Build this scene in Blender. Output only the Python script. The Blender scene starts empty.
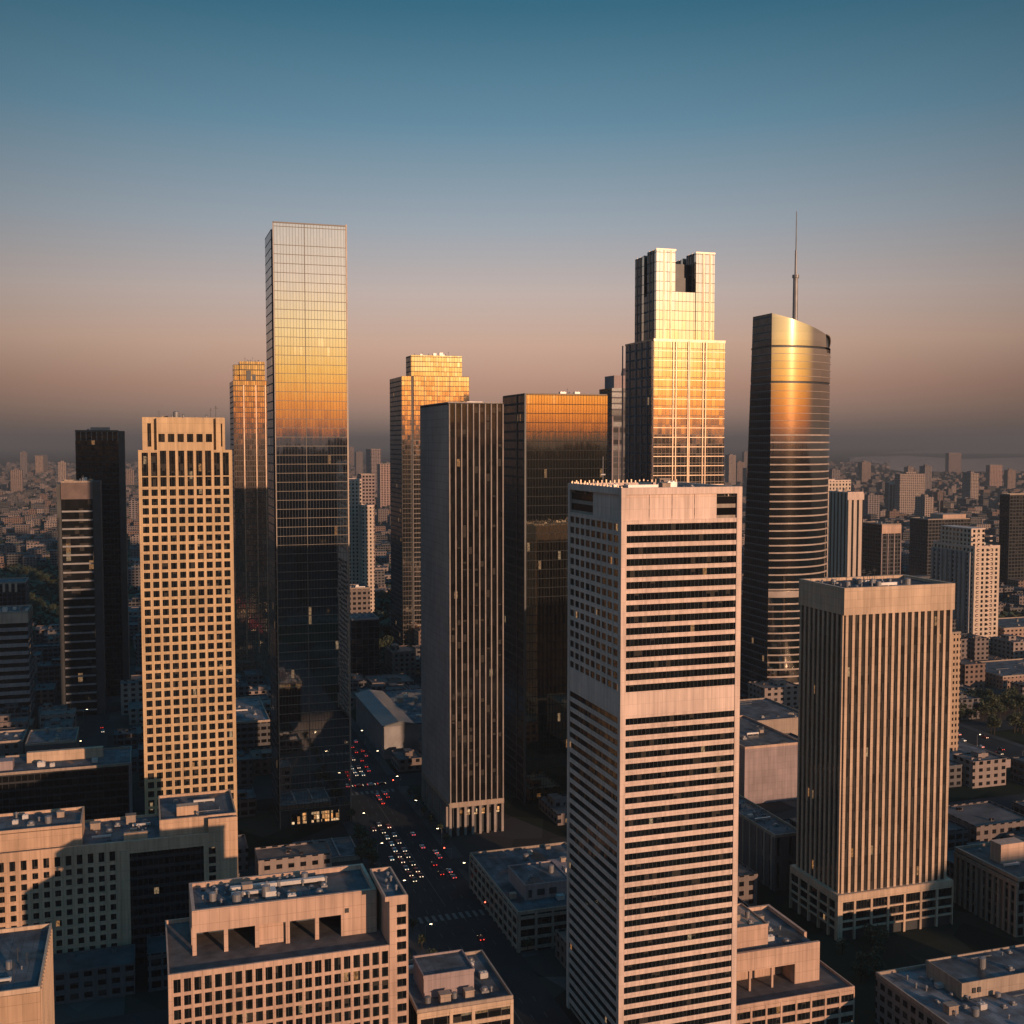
import bpy, math, random
R = math.radians
rnd = random.Random(7)
S = bpy.context.scene
C = S.collection

# ---------------------------------------------------------------- camera, sky, sun, exposure
CAM_H = 195.0; F = 1150.0; YAW = R(17.9); PITCH = R(3.43)
cam = bpy.data.objects.new('camera', bpy.data.cameras.new('camera')); C.objects.link(cam)
cam.location = (0, 0, CAM_H); cam.rotation_euler = (math.pi/2-PITCH, 0, -YAW)
cam.data.sensor_width = 36; cam.data.lens = 36*F/1024; cam.data.clip_start = 1; cam.data.clip_end = 120000
S.camera = cam
S.view_settings.view_transform = 'Standard'; S.view_settings.look = 'None'
S.view_settings.exposure = 0.0; S.view_settings.gamma = 1.0
S.cycles.use_denoising = True
S.cycles.max_bounces = 5; S.cycles.diffuse_bounces = 2; S.cycles.glossy_bounces = 4; S.cycles.volume_bounces = 0
S.cycles.sample_clamp_indirect = 4

SUN_AZ = R(19.0)      # the sun stands behind the camera, this far towards +X from straight -Y
SUN_EL = R(9.5)
sd = (math.sin(SUN_AZ)*math.cos(SUN_EL), -math.cos(SUN_AZ)*math.cos(SUN_EL), math.sin(SUN_EL))   # towards the sun
sun = bpy.data.objects.new('sun', bpy.data.lights.new('sun', 'SUN')); C.objects.link(sun)
from mathutils import Vector
sun.rotation_euler = Vector(sd).to_track_quat('Z', 'Y').to_euler()
sun.data.energy = 4.8; sun.data.angle = R(0.6); sun.data.color = (1.0, 0.60, 0.37)

def lin(*c):
    return tuple((v/255/12.92 if v/255 <= .04045 else ((v/255+.055)/1.055)**2.4) for v in c)

class NT:
    """short hand for node trees"""
    def __init__(s, nt): s.nt = nt
    def n(s, t, **k):
        o = s.nt.nodes.new(t)
        for a, v in k.items(): setattr(o, a, v)
        return o
    def put(s, sock, v):
        if isinstance(v, bpy.types.NodeSocket): s.nt.links.new(v, sock)
        elif isinstance(v, (tuple, list)) and len(v) == 3 and sock.type == 'RGBA': sock.default_value = (*v, 1)
        else: sock.default_value = v
    def m(s, op, a, b=0.0, c=0.0, clamp=False):
        o = s.n('ShaderNodeMath', operation=op, use_clamp=clamp)
        s.put(o.inputs[0], a); s.put(o.inputs[1], b); s.put(o.inputs[2], c)
        return o.outputs[0]
    def v(s, op, a, b=(0, 0, 0)):
        o = s.n('ShaderNodeVectorMath', operation=op)
        s.put(o.inputs[0], a); s.put(o.inputs[1], b)
        return o.outputs['Value'] if op in ('DOT_PRODUCT', 'LENGTH') else o.outputs[0]
    def scale(s, a, f):
        o = s.n('ShaderNodeVectorMath', operation='SCALE'); s.put(o.inputs[0], a); s.put(o.inputs['Scale'], f); return o.outputs[0]
    def mix(s, f, a, b, mode='MIX'):
        o = s.n('ShaderNodeMix', data_type='RGBA', blend_type=mode); o.clamp_result = False
        s.put(o.inputs[0], f); s.put(o.inputs[6], a); s.put(o.inputs[7], b)
        return o.outputs[2]
    def ramp(s, f, stops):
        o = s.n('ShaderNodeValToRGB'); e = o.color_ramp.elements
        while len(e) < len(stops): e.new(0.5)
        for i, (p, c) in enumerate(stops): e[i].position = p; e[i].color = (*c, 1)
        s.put(o.inputs[0], f); return o.outputs[0]
    def comb(s, x, y, z):
        o = s.n('ShaderNodeCombineXYZ'); s.put(o.inputs[0], x); s.put(o.inputs[1], y); s.put(o.inputs[2], z); return o.outputs[0]
    def sep(s, v):
        o = s.n('ShaderNodeSeparateXYZ'); s.put(o.inputs[0], v); return o.outputs
    def noise(s, vec, sc, det=2.0):
        o = s.n('ShaderNodeTexNoise'); s.put(o.inputs['Vector'], vec); o.inputs['Scale'].default_value = sc; o.inputs['Detail'].default_value = det
        return o.outputs[0]
    def maprange(s, v, a, b, c=0.0, d=1.0, smooth=False):
        o = s.n('ShaderNodeMapRange', interpolation_type='SMOOTHSTEP' if smooth else 'LINEAR')
        for i, q in enumerate((v, a, b, c, d)): s.put(o.inputs[i], q)
        return o.outputs[0]

world = bpy.data.worlds.new('World'); S.world = world; world.use_nodes = True
W_ = NT(world.node_tree); world.node_tree.nodes.clear()
tc = W_.n('ShaderNodeTexCoord').outputs['Generated']
dx, dy, dz = W_.sep(tc)
fz = W_.m('SQRT', W_.m('MAXIMUM', dz, 0.0))
def stops(t, k=1.0):
    return [(math.sqrt(math.sin(R(e))), tuple(min(1, k*q) for q in lin(*c))) for e, c in t]
front = W_.ramp(fz, stops([(0, (126, 108, 102)), (.9, (162, 132, 119)), (1.7, (184, 146, 129)), (2.8, (199, 153, 133)), (4.9, (212, 174, 153)), (7.3, (199, 181, 174)),
                           (10.6, (157, 167, 177)), (15.2, (99, 138, 160)), (20.3, (50, 104, 128)), (32, (12, 110, 146)), (90, (12, 116, 156))]))
back = W_.ramp(fz, stops([(0, (196, 96, 48)), (.6, (236, 112, 28)), (2.0, (255, 148, 45)), (3.6, (255, 190, 92)), (5.5, (255, 216, 152)), (8, (230, 206, 184)),
                          (11, (206, 194, 184)), (18, (130, 152, 168)), (32, (40, 112, 146)), (90, (12, 112, 154))]))
hl = W_.m('SQRT', W_.m('ADD', W_.m('MULTIPLY', dx, dx), W_.m('MULTIPLY', dy, dy)))
cosaz = W_.m('DIVIDE', W_.m('ADD', W_.m('MULTIPLY', dx, math.sin(SUN_AZ)), W_.m('MULTIPLY', dy, -math.cos(SUN_AZ))), W_.m('MAXIMUM', hl, .001))
t = W_.maprange(cosaz, .66, .985, 0, 1, True)
VIGN_AZ = YAW-R(1.2)
aur = W_.m('POWER', W_.m('MAXIMUM', W_.m('ADD', W_.m('MULTIPLY', dx, math.sin(R(19))), W_.m('MULTIPLY', dy, -math.cos(R(19)))), 0.0), 60.0)     # glow round the low sun
cosar = W_.m('DIVIDE', W_.m('ADD', W_.m('MULTIPLY', dx, math.sin(VIGN_AZ)), W_.m('MULTIPLY', dy, math.cos(VIGN_AZ))), W_.m('MAXIMUM', hl, .001))
fdim = W_.maprange(cosar, .88, 1.0, .50, 1.0)      # lens vignette put into the sky colour: dimmer away from the middle
low = W_.maprange(dz, .05, .62, 1.0, 0.25)
fdim = W_.m('ADD', W_.m('MULTIPLY', fdim, low), W_.m('SUBTRACT', 1.0, low))
edge = W_.maprange(cosar, .90, 1.0, .58, 1.0); near_h = W_.maprange(dz, .0, .085, 1.0, 0.0)
fdim = W_.m('MULTIPLY', fdim, W_.m('ADD', W_.m('MULTIPLY', edge, near_h), W_.m('SUBTRACT', 1.0, near_h)))
fr = W_.scale(front, fdim)
bk = W_.scale(back, W_.m('ADD', 1.22, W_.m('MULTIPLY', aur, .75)))
grad = W_.mix(t, fr, bk)
sky = W_.n('ShaderNodeTexSky', sky_type='NISHITA', sun_disc=False, sun_elevation=SUN_EL, sun_rotation=math.pi-SUN_AZ)
skyc = W_.scale(sky.outputs[0], .004)
tot = W_.v('ADD', grad, skyc)
bg = W_.n('ShaderNodeBackground'); W_.put(bg.inputs[0], tot); bg.inputs[1].default_value = 1.0
out = W_.n('ShaderNodeOutputWorld'); W_.nt.links.new(bg.outputs[0], out.inputs[0])

# ---------------------------------------------------------------- measuring helpers
fwv = (math.sin(YAW)*math.cos(PITCH), math.cos(YAW)*math.cos(PITCH), -math.sin(PITCH))
rtv = (math.cos(YAW), -math.sin(YAW), 0.)
upv = (math.sin(YAW)*math.sin(PITCH), math.cos(YAW)*math.sin(PITCH), math.cos(PITCH))
dot = lambda a, b: sum(x*y for x, y in zip(a, b))
def ray(u, v):
    a = (u-512)/F; b = (512-v)/F
    return tuple(fwv[i]+a*rtv[i]+b*upv[i] for i in range(3))
def at(u, v, D):
    r = ray(u, v); t = D/(r[0]*math.sin(YAW)+r[1]*math.cos(YAW)); return (r[0]*t, r[1]*t, CAM_H+r[2]*t)
def gp(u, v, z=0.):
    r = ray(u, v); t = (z-CAM_H)/r[2]; return (r[0]*t, r[1]*t, z)
def proj(x, y, z):
    p = (x, y, z-CAM_H); d = dot(p, fwv)
    return (512+F*dot(p, rtv)/d, 512-F*dot(p, upv)/d) if d > 1 else (-9e9, 0)
def ext(p, u, ax):
    q = (p[0], p[1], p[2]-CAM_H); k = (u-512)/F
    return (k*dot(q, fwv)-dot(q, rtv))/(dot(rtv, ax)-k*dot(fwv, ax))
def blk(uc, v, D, ur, ul=None, L=30.):
    """front left corner, width, depth and height of a block on the street grid"""
    p = at(uc, v, D); w = ext(p, ur, (1, 0, 0))
    if ul is not None: L = ext(p, ul, (0, 1, 0))
    return p[0], p[1], w, L, p[2]

# ---------------------------------------------------------------- mesh building
class MB:
    def __init__(s): s.v = []; s.f = []; s.mi = []
    def box(s, x0, x1, y0, y1, z0, z1, mi=0):
        b = len(s.v)
        s.v += [(x0,y0,z0),(x1,y0,z0),(x1,y1,z0),(x0,y1,z0),(x0,y0,z1),(x1,y0,z1),(x1,y1,z1),(x0,y1,z1)]
        s.f += [(b,b+3,b+2,b+1),(b+4,b+5,b+6,b+7),(b,b+1,b+5,b+4),(b+1,b+2,b+6,b+5),(b+2,b+3,b+7,b+6),(b+3,b,b+4,b+7)]
        s.mi += [mi]*6; return s
    def cyl(s, x, y, z0, z1, r0, r1=None, n=10, mi=0):
        r1 = r0 if r1 is None else r1; b = len(s.v)
        for z, r in ((z0, r0), (z1, r1)):
            for k in range(n): a = 2*math.pi*k/n; s.v.append((x+r*math.cos(a), y+r*math.sin(a), z))
        for k in range(n): s.f.append((b+k, b+(k+1) % n, b+n+(k+1) % n, b+n+k)); s.mi.append(mi)
        s.f.append(tuple(b+n+k for k in range(n))); s.mi.append(mi)
        s.f.append(tuple(b+n-1-k for k in range(n))); s.mi.append(mi); return s
    def bar(s, a, b, r, n=5, mi=0):
        a = Vector(a); b = Vector(b); d = (b-a); q = d.to_track_quat('Z', 'Y'); B = len(s.v)
        for P in (a, b):
            for k in range(n): t = 2*math.pi*k/n; w = q @ Vector((r*math.cos(t), r*math.sin(t), 0)); s.v.append(tuple(P+w))
        for k in range(n): s.f.append((B+k, B+(k+1) % n, B+n+(k+1) % n, B+n+k)); s.mi.append(mi)
        s.f.append(tuple(B+n+k for k in range(n))); s.f.append(tuple(B+n-1-k for k in range(n))); s.mi += [mi, mi]; return s
    def face(s, pts, mi=0):
        b = len(s.v); s.v += pts; s.f.append(tuple(range(b, b+len(pts)))); s.mi.append(mi); return s
    def ring(s, x0, x1, y0, y1, z0, z1, t, mi=0):
        """a wall running round a rectangle, butted end to end"""
        s.box(x0, x1, y0, y0+t, z0, z1, mi); s.box(x0, x1, y1-t, y1, z0, z1, mi)
        s.box(x0, x0+t, y0+t, y1-t, z0, z1, mi); s.box(x1-t, x1, y0+t, y1-t, z0, z1, mi); return s
    def mesh(s, name, mats):
        me = bpy.data.meshes.new(name); me.from_pydata(s.v, [], s.f); 
        for m in (mats if isinstance(mats, (list, tuple)) else [mats]): me.materials.append(m)
        me.polygons.foreach_set('material_index', s.mi); me.update(); return me
    def build(s, name, mats, parent=None):
        if not s.v: return None
        o = bpy.data.objects.new(name, s.mesh(name, mats)); C.objects.link(o); o.parent = parent; return o

def tag(o, label=None, cat=None, group=None, kind=None):
    for k, v in (('label', label), ('category', cat), ('group', group), ('kind', kind)):
        if v: o[k] = v
    return o
def thing(name, label, cat, loc=(0, 0, 0), group=None, rz=0.):
    o = bpy.data.objects.new(name, None); C.objects.link(o); o.location = loc; o.rotation_euler = (0, 0, rz); o.empty_display_size = 1
    return tag(o, label, cat, group)
def copy_of(o, parent=None, loc=None, sc=None, rz=None):
    c = o.copy(); C.objects.link(c); c.parent = parent
    if loc is not None: c.location = loc
    if sc is not None: c.scale = sc
    if rz is not None: c.rotation_euler = (0, 0, rz)
    return c
def fb(W, side, u0, u1, z0, z1, d0, d1):
    """a box on a facade: u along it, d outwards; F faces -Y, L faces -X, R faces +X"""
    if side == 'F': return (u0, u1, -d1, -d0, z0, z1)
    if side == 'L': return (-d1, -d0, u0, u1, z0, z1)
    return (W+d0, W+d1, u0, u1, z0, z1)

# ---------------------------------------------------------------- materials
def new_mat(name):
    m = bpy.data.materials.new(name); m.use_nodes = True; t = NT(m.node_tree)
    p = next(n for n in m.node_tree.nodes if n.type == 'BSDF_PRINCIPLED'); return m, t, p
def plain(name, col, rough=.8, metal=0., var=.25, sc=.15):
    m, t, p = new_mat(name); g = t.n('ShaderNodeNewGeometry')
    a = t.noise(g.outputs['Position'], sc, 5.0); b = t.noise(g.outputs['Position'], sc*14, 2.0)
    f = t.m('ADD', t.m('MULTIPLY', a, .7), t.m('MULTIPLY', b, .3))
    k = t.maprange(f, .3, .7, 1-var, 1+var)
    t.put(p.inputs['Base Color'], t.scale(t.mix(0., col, col), k)); p.inputs['Specular IOR Level'].default_value = .15 if rough > .6 else .5
    p.inputs['Roughness'].default_value = rough; p.inputs['Metallic'].default_value = metal
    return m
def walls(name, col, ph=3.6, pw=3.0, seam=.12, var=.16, rough=.75, joint=.10):
    """cladding panels with thin joints and streaks of dirt running down"""
    m, t, p = new_mat(name); g = t.n('ShaderNodeNewGeometry'); P = g.outputs['Position']
    x, y, z = t.sep(P); nx, ny, nz = t.sep(g.outputs['True Normal'])
    u = t.mix(t.m('GREATER_THAN', t.m('ABSOLUTE', nx), .5), t.comb(x, x, x), t.comb(y, y, y)); u = t.sep(u)[0]
    ju = t.m('LESS_THAN', t.m('FRACT', t.m('DIVIDE', u, pw)), joint/pw)
    jz = t.m('LESS_THAN', t.m('FRACT', t.m('DIVIDE', z, ph)), joint/ph)
    j = t.m('MAXIMUM', ju, jz)
    st = t.noise(t.v('MULTIPLY', P, (.9, .9, .05)), 1.0, 4.0); big = t.noise(P, .06, 3.0)
    wn = t.n('ShaderNodeTexWhiteNoise'); t.put(wn.inputs['Vector'], t.comb(t.m('FLOOR', t.m('DIVIDE', u, pw)), t.m('FLOOR', t.m('DIVIDE', z, ph)), 0.))
    k = t.m('ADD', t.m('ADD', t.maprange(st, .3, .7, -var, var), t.maprange(big, .3, .7, -var*.8, var*.8)), t.maprange(wn.outputs[0], 0, 1, 1-var*.3, 1+var*.3))
    k = t.m('MULTIPLY', k, t.m('SUBTRACT', 1.0, t.m('MULTIPLY', j, seam*3)))
    t.put(p.inputs['Base Color'], t.scale(t.mix(0., col, col), k)); p.inputs['Roughness'].default_value = rough; p.inputs['Specular IOR Level'].default_value = .15
    return m
def facade(name, wall=None, glass=(.03, .04, .05), pw=3., ph=3.6, wx=(.2, .8), wz=(.25, .8), metal=0., grough=.08, tilt=.012, lit=.0012, roof=(.06, .065, .075),
           var=.5, litk=.6, wrough=.8, blinds=.25, smooth=False, spec=.5):
    """a facade of panes (cells pw by ph) in a wall; wx, wz: where in its cell the pane sits"""
    m, t, p = new_mat(name); g = t.n('ShaderNodeNewGeometry'); P = g.outputs['Position']; N = g.outputs['Normal' if smooth else 'True Normal']; p.inputs['Specular IOR Level'].default_value = spec
    x, y, z = t.sep(P); nx, ny, nz = t.sep(N)
    isx = t.m('GREATER_THAN', t.m('ABSOLUTE', nx), .70)
    u = t.sep(t.mix(isx, t.comb(x, x, x), t.comb(y, y, y)))[0]
    up = t.m('GREATER_THAN', t.m('ABSOLUTE', nz), .5)
    cu = t.m('DIVIDE', u, pw); cz = t.m('DIVIDE', z, ph); fu = t.m('FRACT', cu); fzz = t.m('FRACT', cz)
    win = t.m('MULTIPLY', t.m('MULTIPLY', t.m('GREATER_THAN', fu, wx[0]), t.m('LESS_THAN', fu, wx[1])),
              t.m('MULTIPLY', t.m('GREATER_THAN', fzz, wz[0]), t.m('LESS_THAN', fzz, wz[1])))
    win = t.m('MULTIPLY', win, t.m('SUBTRACT', 1.0, up))
    wn = t.n('ShaderNodeTexWhiteNoise'); t.put(wn.inputs['Vector'], t.comb(t.m('FLOOR', cu), t.m('FLOOR', cz), t.m('MULTIPLY', isx, 17.)))
    r = wn.outputs['Value']; rc = wn.outputs['Color']
    wn2 = t.n('ShaderNodeTexWhiteNoise'); t.put(wn2.inputs['Vector'], t.comb(t.m('FLOOR', cz), t.m('FLOOR', t.m('DIVIDE', cu, 7.)), 3.))
    r2 = wn2.outputs['Value']
    st = t.noise(t.v('MULTIPLY', P, (.8, .8, .06)), 1.0, 3.0); k = t.maprange(st, .3, .7, .85, 1.15)
    wc = t.scale(t.mix(0., wall or (.1, .1, .1), (0, 0, 0)), k)
    gc = t.scale(t.mix(0., glass, glass), t.maprange(t.sep(rc)[1], 0, 1, 1-var, 1+var))
    bl = t.m('MULTIPLY', t.m('LESS_THAN', t.sep(rc)[2], blinds), t.m('GREATER_THAN', fzz, t.maprange(r, 0, 1, wz[0], wz[1])))
    if metal < .5: gc = t.mix(t.m('MULTIPLY', bl, .8), t.scale(gc, .3), (.05, .045, .04))
    rf = t.scale(t.mix(0., roof, roof), t.maprange(t.noise(P, .12, 5.), .3, .7, .55, 1.5))
    base = t.mix(up, t.mix(win, wc, gc), rf)
    t.put(p.inputs['Base Color'], base)
    t.put(p.inputs['Roughness'], t.maprange(win, 0, 1, wrough, grough))
    t.put(p.inputs['Metallic'], t.m('MULTIPLY', win, metal))
    if tilt:
        d = t.scale(t.v('SUBTRACT', rc, (.5, .5, .5)), t.m('MULTIPLY', win, tilt*2))
        wob = t.n('ShaderNodeTexNoise'); t.put(wob.inputs['Vector'], P); wob.inputs['Scale'].default_value = .9
        d2 = t.scale(t.v('SUBTRACT', wob.outputs[1], (.5, .5, .5)), t.m('MULTIPLY', win, tilt*1.2))
        t.put(p.inputs['Normal'], t.v('NORMALIZE', t.v('ADD', t.v('ADD', N, d), d2)))
    on = t.m('GREATER_THAN', r, t.m('SUBTRACT', 1.0, t.m('ADD', t.m('MULTIPLY', t.m('GREATER_THAN', r2, .93), lit*22), lit)))
    wob2 = t.noise(P, 1.6, 3.)
    e = t.m('MULTIPLY', t.m('MULTIPLY', on, win), t.m('MULTIPLY', t.maprange(t.sep(rc)[0], 0, 1, .1, litk*.5), t.maprange(wob2, .3, .7, .2, 1.2)))
    t.put(p.inputs['Emission Color'], t.mix(t.sep(rc)[1], (1., .42, .13), (1., .68, .38))); t.put(p.inputs['Emission Strength'], e)
    m.cycles.emission_sampling = 'NONE'
    return m
def lamp_mat(name, col, k):
    m, t, p = new_mat(name); p.inputs['Base Color'].default_value = (*col, 1); p.inputs['Emission Color'].default_value = (*col, 1)
    p.inputs['Emission Strength'].default_value = k; m.cycles.emission_sampling = 'NONE'; return m

def roofing(name, col):
    m, t, p = new_mat(name); g = t.n('ShaderNodeNewGeometry'); P = g.outputs['Position']; x, y, z = t.sep(P)
    wn = t.n('ShaderNodeTexWhiteNoise'); t.put(wn.inputs['Vector'], t.comb(t.m('FLOOR', t.m('DIVIDE', x, 2.6)), t.m('FLOOR', t.m('DIVIDE', y, 9.)), 0.))
    seam = t.m('LESS_THAN', t.m('FRACT', t.m('DIVIDE', x, 2.6)), .05)
    st = t.noise(P, .16, 6.); pond = t.maprange(t.noise(P, .07, 3.), .55, .62, 0., 1., True); grit = t.noise(P, 2.2, 3.)
    k = t.m('MULTIPLY', t.m('MULTIPLY', t.maprange(st, .32, .68, .5, 1.55), t.maprange(wn.outputs[0], 0, 1, .8, 1.2)), t.m('MULTIPLY', t.maprange(grit, .3, .7, .8, 1.2), t.m('SUBTRACT', 1.0, t.m('MULTIPLY', seam, .4))))
    t.put(p.inputs['Base Color'], t.scale(t.mix(pond, col, tuple(c*.55 for c in col)), k)); t.put(p.inputs['Roughness'], t.maprange(pond, 0, 1, .9, .35))
    p.inputs['Specular IOR Level'].default_value = .3
    return m
M = dict(
    fin=plain('fin_metal', (.27, .235, .215), .7),
    stone_gold=walls('gold_stone', (.52, .37, .22), 4.25, 4.05), stone_peach=walls('peach_concrete', (.50, .345, .265), 3.6, 2.6),
    stone_pale=walls('pale_concrete', (.62, .48, .41), 3.5, 1.4, joint=.06), stone_tan=walls('tan_stone', (.50, .37, .27), 3.2, 3.1),
    stone_grey=walls('grey_stone', (.36, .33, .32), 3.9, 1.3, joint=.3, seam=.1), stone_low=walls('brown_stone', (.33, .26, .21)), stone_mauve=walls('mauve_stone', (.30, .24, .24)),
    white_metal=plain('pale_metal', (.55, .52, .5), .45, .3), grey_metal=plain('grey_metal', (.22, .22, .23), .5, .4), dark_metal=plain('dark_metal', (.05, .055, .06), .5, .4),
    bronze=plain('bronze_metal', (.36, .27, .2), .4, .6), roof=roofing('roof_membrane', (.075, .09, .105)), roof_pale=roofing('pale_roof_membrane', (.13, .14, .155)),
    gravel=plain('gravel_roof', (.11, .10, .10), .95, 0, .4, .3), asphalt=plain('asphalt', (.024, .027, .03), .9, 0, .3, .08), pave=plain('paving', (.05, .052, .055), .9, 0, .35, .1),
    paint=plain('road_paint', (.12, .12, .115), .7, 0, .3, .6), bark=plain('bark', (.05, .04, .03), .95),
    pane=facade('dark_window', (.03, .03, .03), (.022, .028, .034), 1.35, 3.5, (.04, .96), (-.1, 1.1), 0., .1, .02, .003, blinds=.20, litk=.8),
    strip_pale=facade('bronze_strip_window_pale', (.035, .032, .03), (.13, .115, .10), 1.5, 3.6, (.0, 1.), (-.1, 1.1), 0., .07, .006, .003, blinds=.14, litk=.8),
    strip=facade('bronze_strip_window', (.035, .032, .03), (.03, .03, .03), 1.5, 3.6, (.0, 1.), (-.1, 1.1), 0., .07, .006, .003, blinds=.14, litk=.8),
)

# ---------------------------------------------------------------- rooftop clutter (parts of the roofs they stand on)
def proto(name, mb, mat):
    me = mb.mesh(name, mat); return me
_ac = MB().box(-1.3, 1.3, -1, 1, .25, 1.9).box(-1.1, 1.1, -.8, .8, 0, .25).cyl(-.6, 0, 1.9, 2.15, .5).cyl(.6, 0, 1.9, 2.15, .5)
_vt = MB().cyl(0, 0, 0, 1.2, .3).cyl(0, 0, 1.2, 1.6, .55, .2)
_dc = MB().box(-4, 4, -.5, .5, .5, 1.3).box(-3.9, -3.7, -.4, .4, 0, .5).box(0, .2, -.4, .4, 0, .5).box(3.7, 3.9, -.4, .4, 0, .5).box(3.2, 4.1, .5, 1.2, 0, 1.2)
_tk = MB().cyl(0, 0, .3, 2.6, 1.1, n=14).cyl(0, 0, 2.6, 2.9, 1.1, .3, n=14).cyl(0, 0, 0, .3, .9)
_an = MB().bar((0, 0, 0), (0, 0, 4.5), .09).bar((-.7, 0, 3.6), (.7, 0, 3.6), .06).bar((-.5, 0, 4.1), (.5, 0, 4.1), .06)
_hb = MB().box(-1.5, 1.5, -1.2, 1.2, 0, 2.4).box(-1.7, 1.7, -1.4, 1.4, 2.4, 2.6)
_pp = MB().bar((-5, 0, .4), (5, 0, .4), .14).bar((-5, .5, .4), (3, .5, .4), .1).bar((5, 0, .4), (5, 3.5, .4), .14).box(-4, -3.8, -.2, .7, 0, .3).box(0, .2, -.2, .7, 0, .3).box(3.6, 3.8, -.2, .3, 0, .3)
_sk = MB().box(-.9, .9, -.6, .6, 0, .45).box(-.75, .75, -.45, .45, .45, .6)
_fan = MB().box(-1, 1, -1, 1, 0, .6).cyl(0, 0, .6, 1.2, .85, .75, 14)
CL = dict(pipe_run=proto('pipe_run', _pp, M['grey_metal']), skylight=proto('skylight', _sk, M['dark_metal']), fan_unit=proto('fan_unit', _fan, M['grey_metal']),
          ac_unit=proto('ac_unit', _ac, M['white_metal']), vent=proto('vent', _vt, M['grey_metal']), duct=proto('duct', _dc, M['white_metal']),
          tank=proto('tank', _tk, M['grey_metal']), antenna=proto('antenna', _an, M['dark_metal']), roof_hatch=proto('roof_hatch', _hb, M['stone_low']))
def clutter(par, x0, x1, y0, y1, z, n0, kinds=('ac_unit', 'vent', 'duct', 'fan_unit', 'vent', 'tank', 'roof_hatch', 'pipe_run', 'skylight', 'vent', 'fan_unit'), s=1.0):
    placed = []; n = int(n0*1.6)
    for i in range(n*8):
        if len(placed) >= n: break
        k = rnd.choice(kinds); sc = s*rnd.uniform(.7, 1.3); rad = {'duct': 4.2, 'pipe_run': 5.2, 'vent': .8, 'antenna': .8}.get(k, 2.)*sc
        if x1-x0 < rad*2+1 or y1-y0 < 4 or (k == 'pipe_run' and y1-y0 < 9): 
            k = 'vent'; rad = .8
        x = rnd.uniform(x0+rad, x1-rad); y = rnd.uniform(y0+1.5, y1-1.5)
        if any(abs(x-a) < rad+c and abs(y-b) < min(2.2*sc, rad)+min(c, 2.2) for a, b, c in placed): continue
        placed.append((x, y, rad))
        o = bpy.data.objects.new(k, CL[k]); C.objects.link(o); o.parent = par; o.location = (x, y, z); o.scale = (sc, sc, sc*rnd.uniform(.8, 1.2))
UNIT = {}
def panes(t, boxes, mat, name='window', limit=100):
    """each pane a part of its own; past a hundred the smallest in the picture are one part"""
    X, Y = t.location[:2]
    def key(b):
        u, v = proj(X+b[0], Y+b[2], b[4]); inside = -5 < u < 1029 and -5 < v < 1029
        return (not inside, (X+b[0])**2+(Y+b[2])**2+(b[4]-CAM_H)**2)
    boxes = sorted(boxes, key=key)
    if mat.name not in UNIT: UNIT[mat.name] = MB().box(0, 1, 0, 1, 0, 1).mesh('window', mat)
    for b in boxes[:limit]:
        o = bpy.data.objects.new(name, UNIT[mat.name]); C.objects.link(o); o.parent = t
        o.location = (b[0], b[2], b[4]); o.scale = (b[1]-b[0], b[3]-b[2], b[5]-b[4])
    if len(boxes) > limit:
        mb = MB()
        for b in boxes[limit:]: mb.box(*b)
        tag(mb.build(name, mat, t), kind='stuff')
HERO = []      # footprints: x0, x1, y0, y1, top and screen rectangle, for placing the rest of the city round them
def claim(x, y, w, l, z, m=0.):
    pts = [proj(x+a*w, y+b*l, zz) for a in (0, 1) for b in (0, 1) for zz in (0, z)]
    HERO.append((x-m, x+w+m, y-m, y+l+m, z, min(p[0] for p in pts), max(p[0] for p in pts), min(p[1] for p in pts), max(p[1] for p in pts), x*math.sin(YAW)+y*math.cos(YAW)))
def roof_top(t, x0, x1, y0, y1, z, wallm, par=1.1, th=.5, n=0, roofm='roof', wall_name='parapet'):
    """a roof with its parapet; z is the parapet's top"""
    MB().box(x0+th, x1-th, y0+th, y1-th, z-par-.3, z-par).build('roof', M[roofm] if isinstance(roofm, str) else roofm, t)
    MB().ring(x0, x1, y0, y1, z-par-.3, z, th).build(wall_name, wallm, t)
    if n: clutter(t, x0+th+.5, x1-th-.5, y0+th+.5, y1-th-.5, z-par, n)

# ================================================================ GROUND
def box_struct(name, x0, x1, y0, y1, z0, z1, mat, kind='structure'):
    o = MB().box(x0, x1, y0, y1, z0, z1).build(name, mat); return tag(o, kind=kind)
def ground_mat():
    m, t, p = new_mat('city_ground'); g = t.n('ShaderNodeNewGeometry'); P = g.outputs['Position']
    v = t.n('ShaderNodeTexVoronoi'); t.put(v.inputs['Vector'], P); v.inputs['Scale'].default_value = 1/160.
    v2 = t.n('ShaderNodeTexVoronoi'); t.put(v2.inputs['Vector'], P); v2.inputs['Scale'].default_value = 1/28.
    a = t.sep(v.outputs['Color'])[0]; b = t.sep(v2.outputs['Color'])[0]
    c = t.ramp(a, [(0, (.035, .05, .03)), (.35, (.05, .055, .045)), (.6, (.09, .085, .08)), (1, (.13, .11, .1))])
    k = t.maprange(b, 0, 1, .3, .8); p.inputs['Specular IOR Level'].default_value = 0.; t.put(p.inputs['Base Color'], t.scale(c, k)); p.inputs['Roughness'].default_value = .9
    return m
tag(MB().face([(-52000, -52000, 0), (52000, -52000, 0), (52000, 52000, 0), (-52000, 52000, 0)]).build('ground', ground_mat()), kind='structure')
AV = [(103, 135), (508, 534), (-420, -404), (-40, -24)]                 # avenues run along Y
CR = [(386, 404, -900, 100), (488, 512, 138, 480), (632, 656, -600, 700), (1010, 1030, -900, 1200)]   # cross streets: y0, y1, x0, x1
mb = MB(); z = .02
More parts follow.
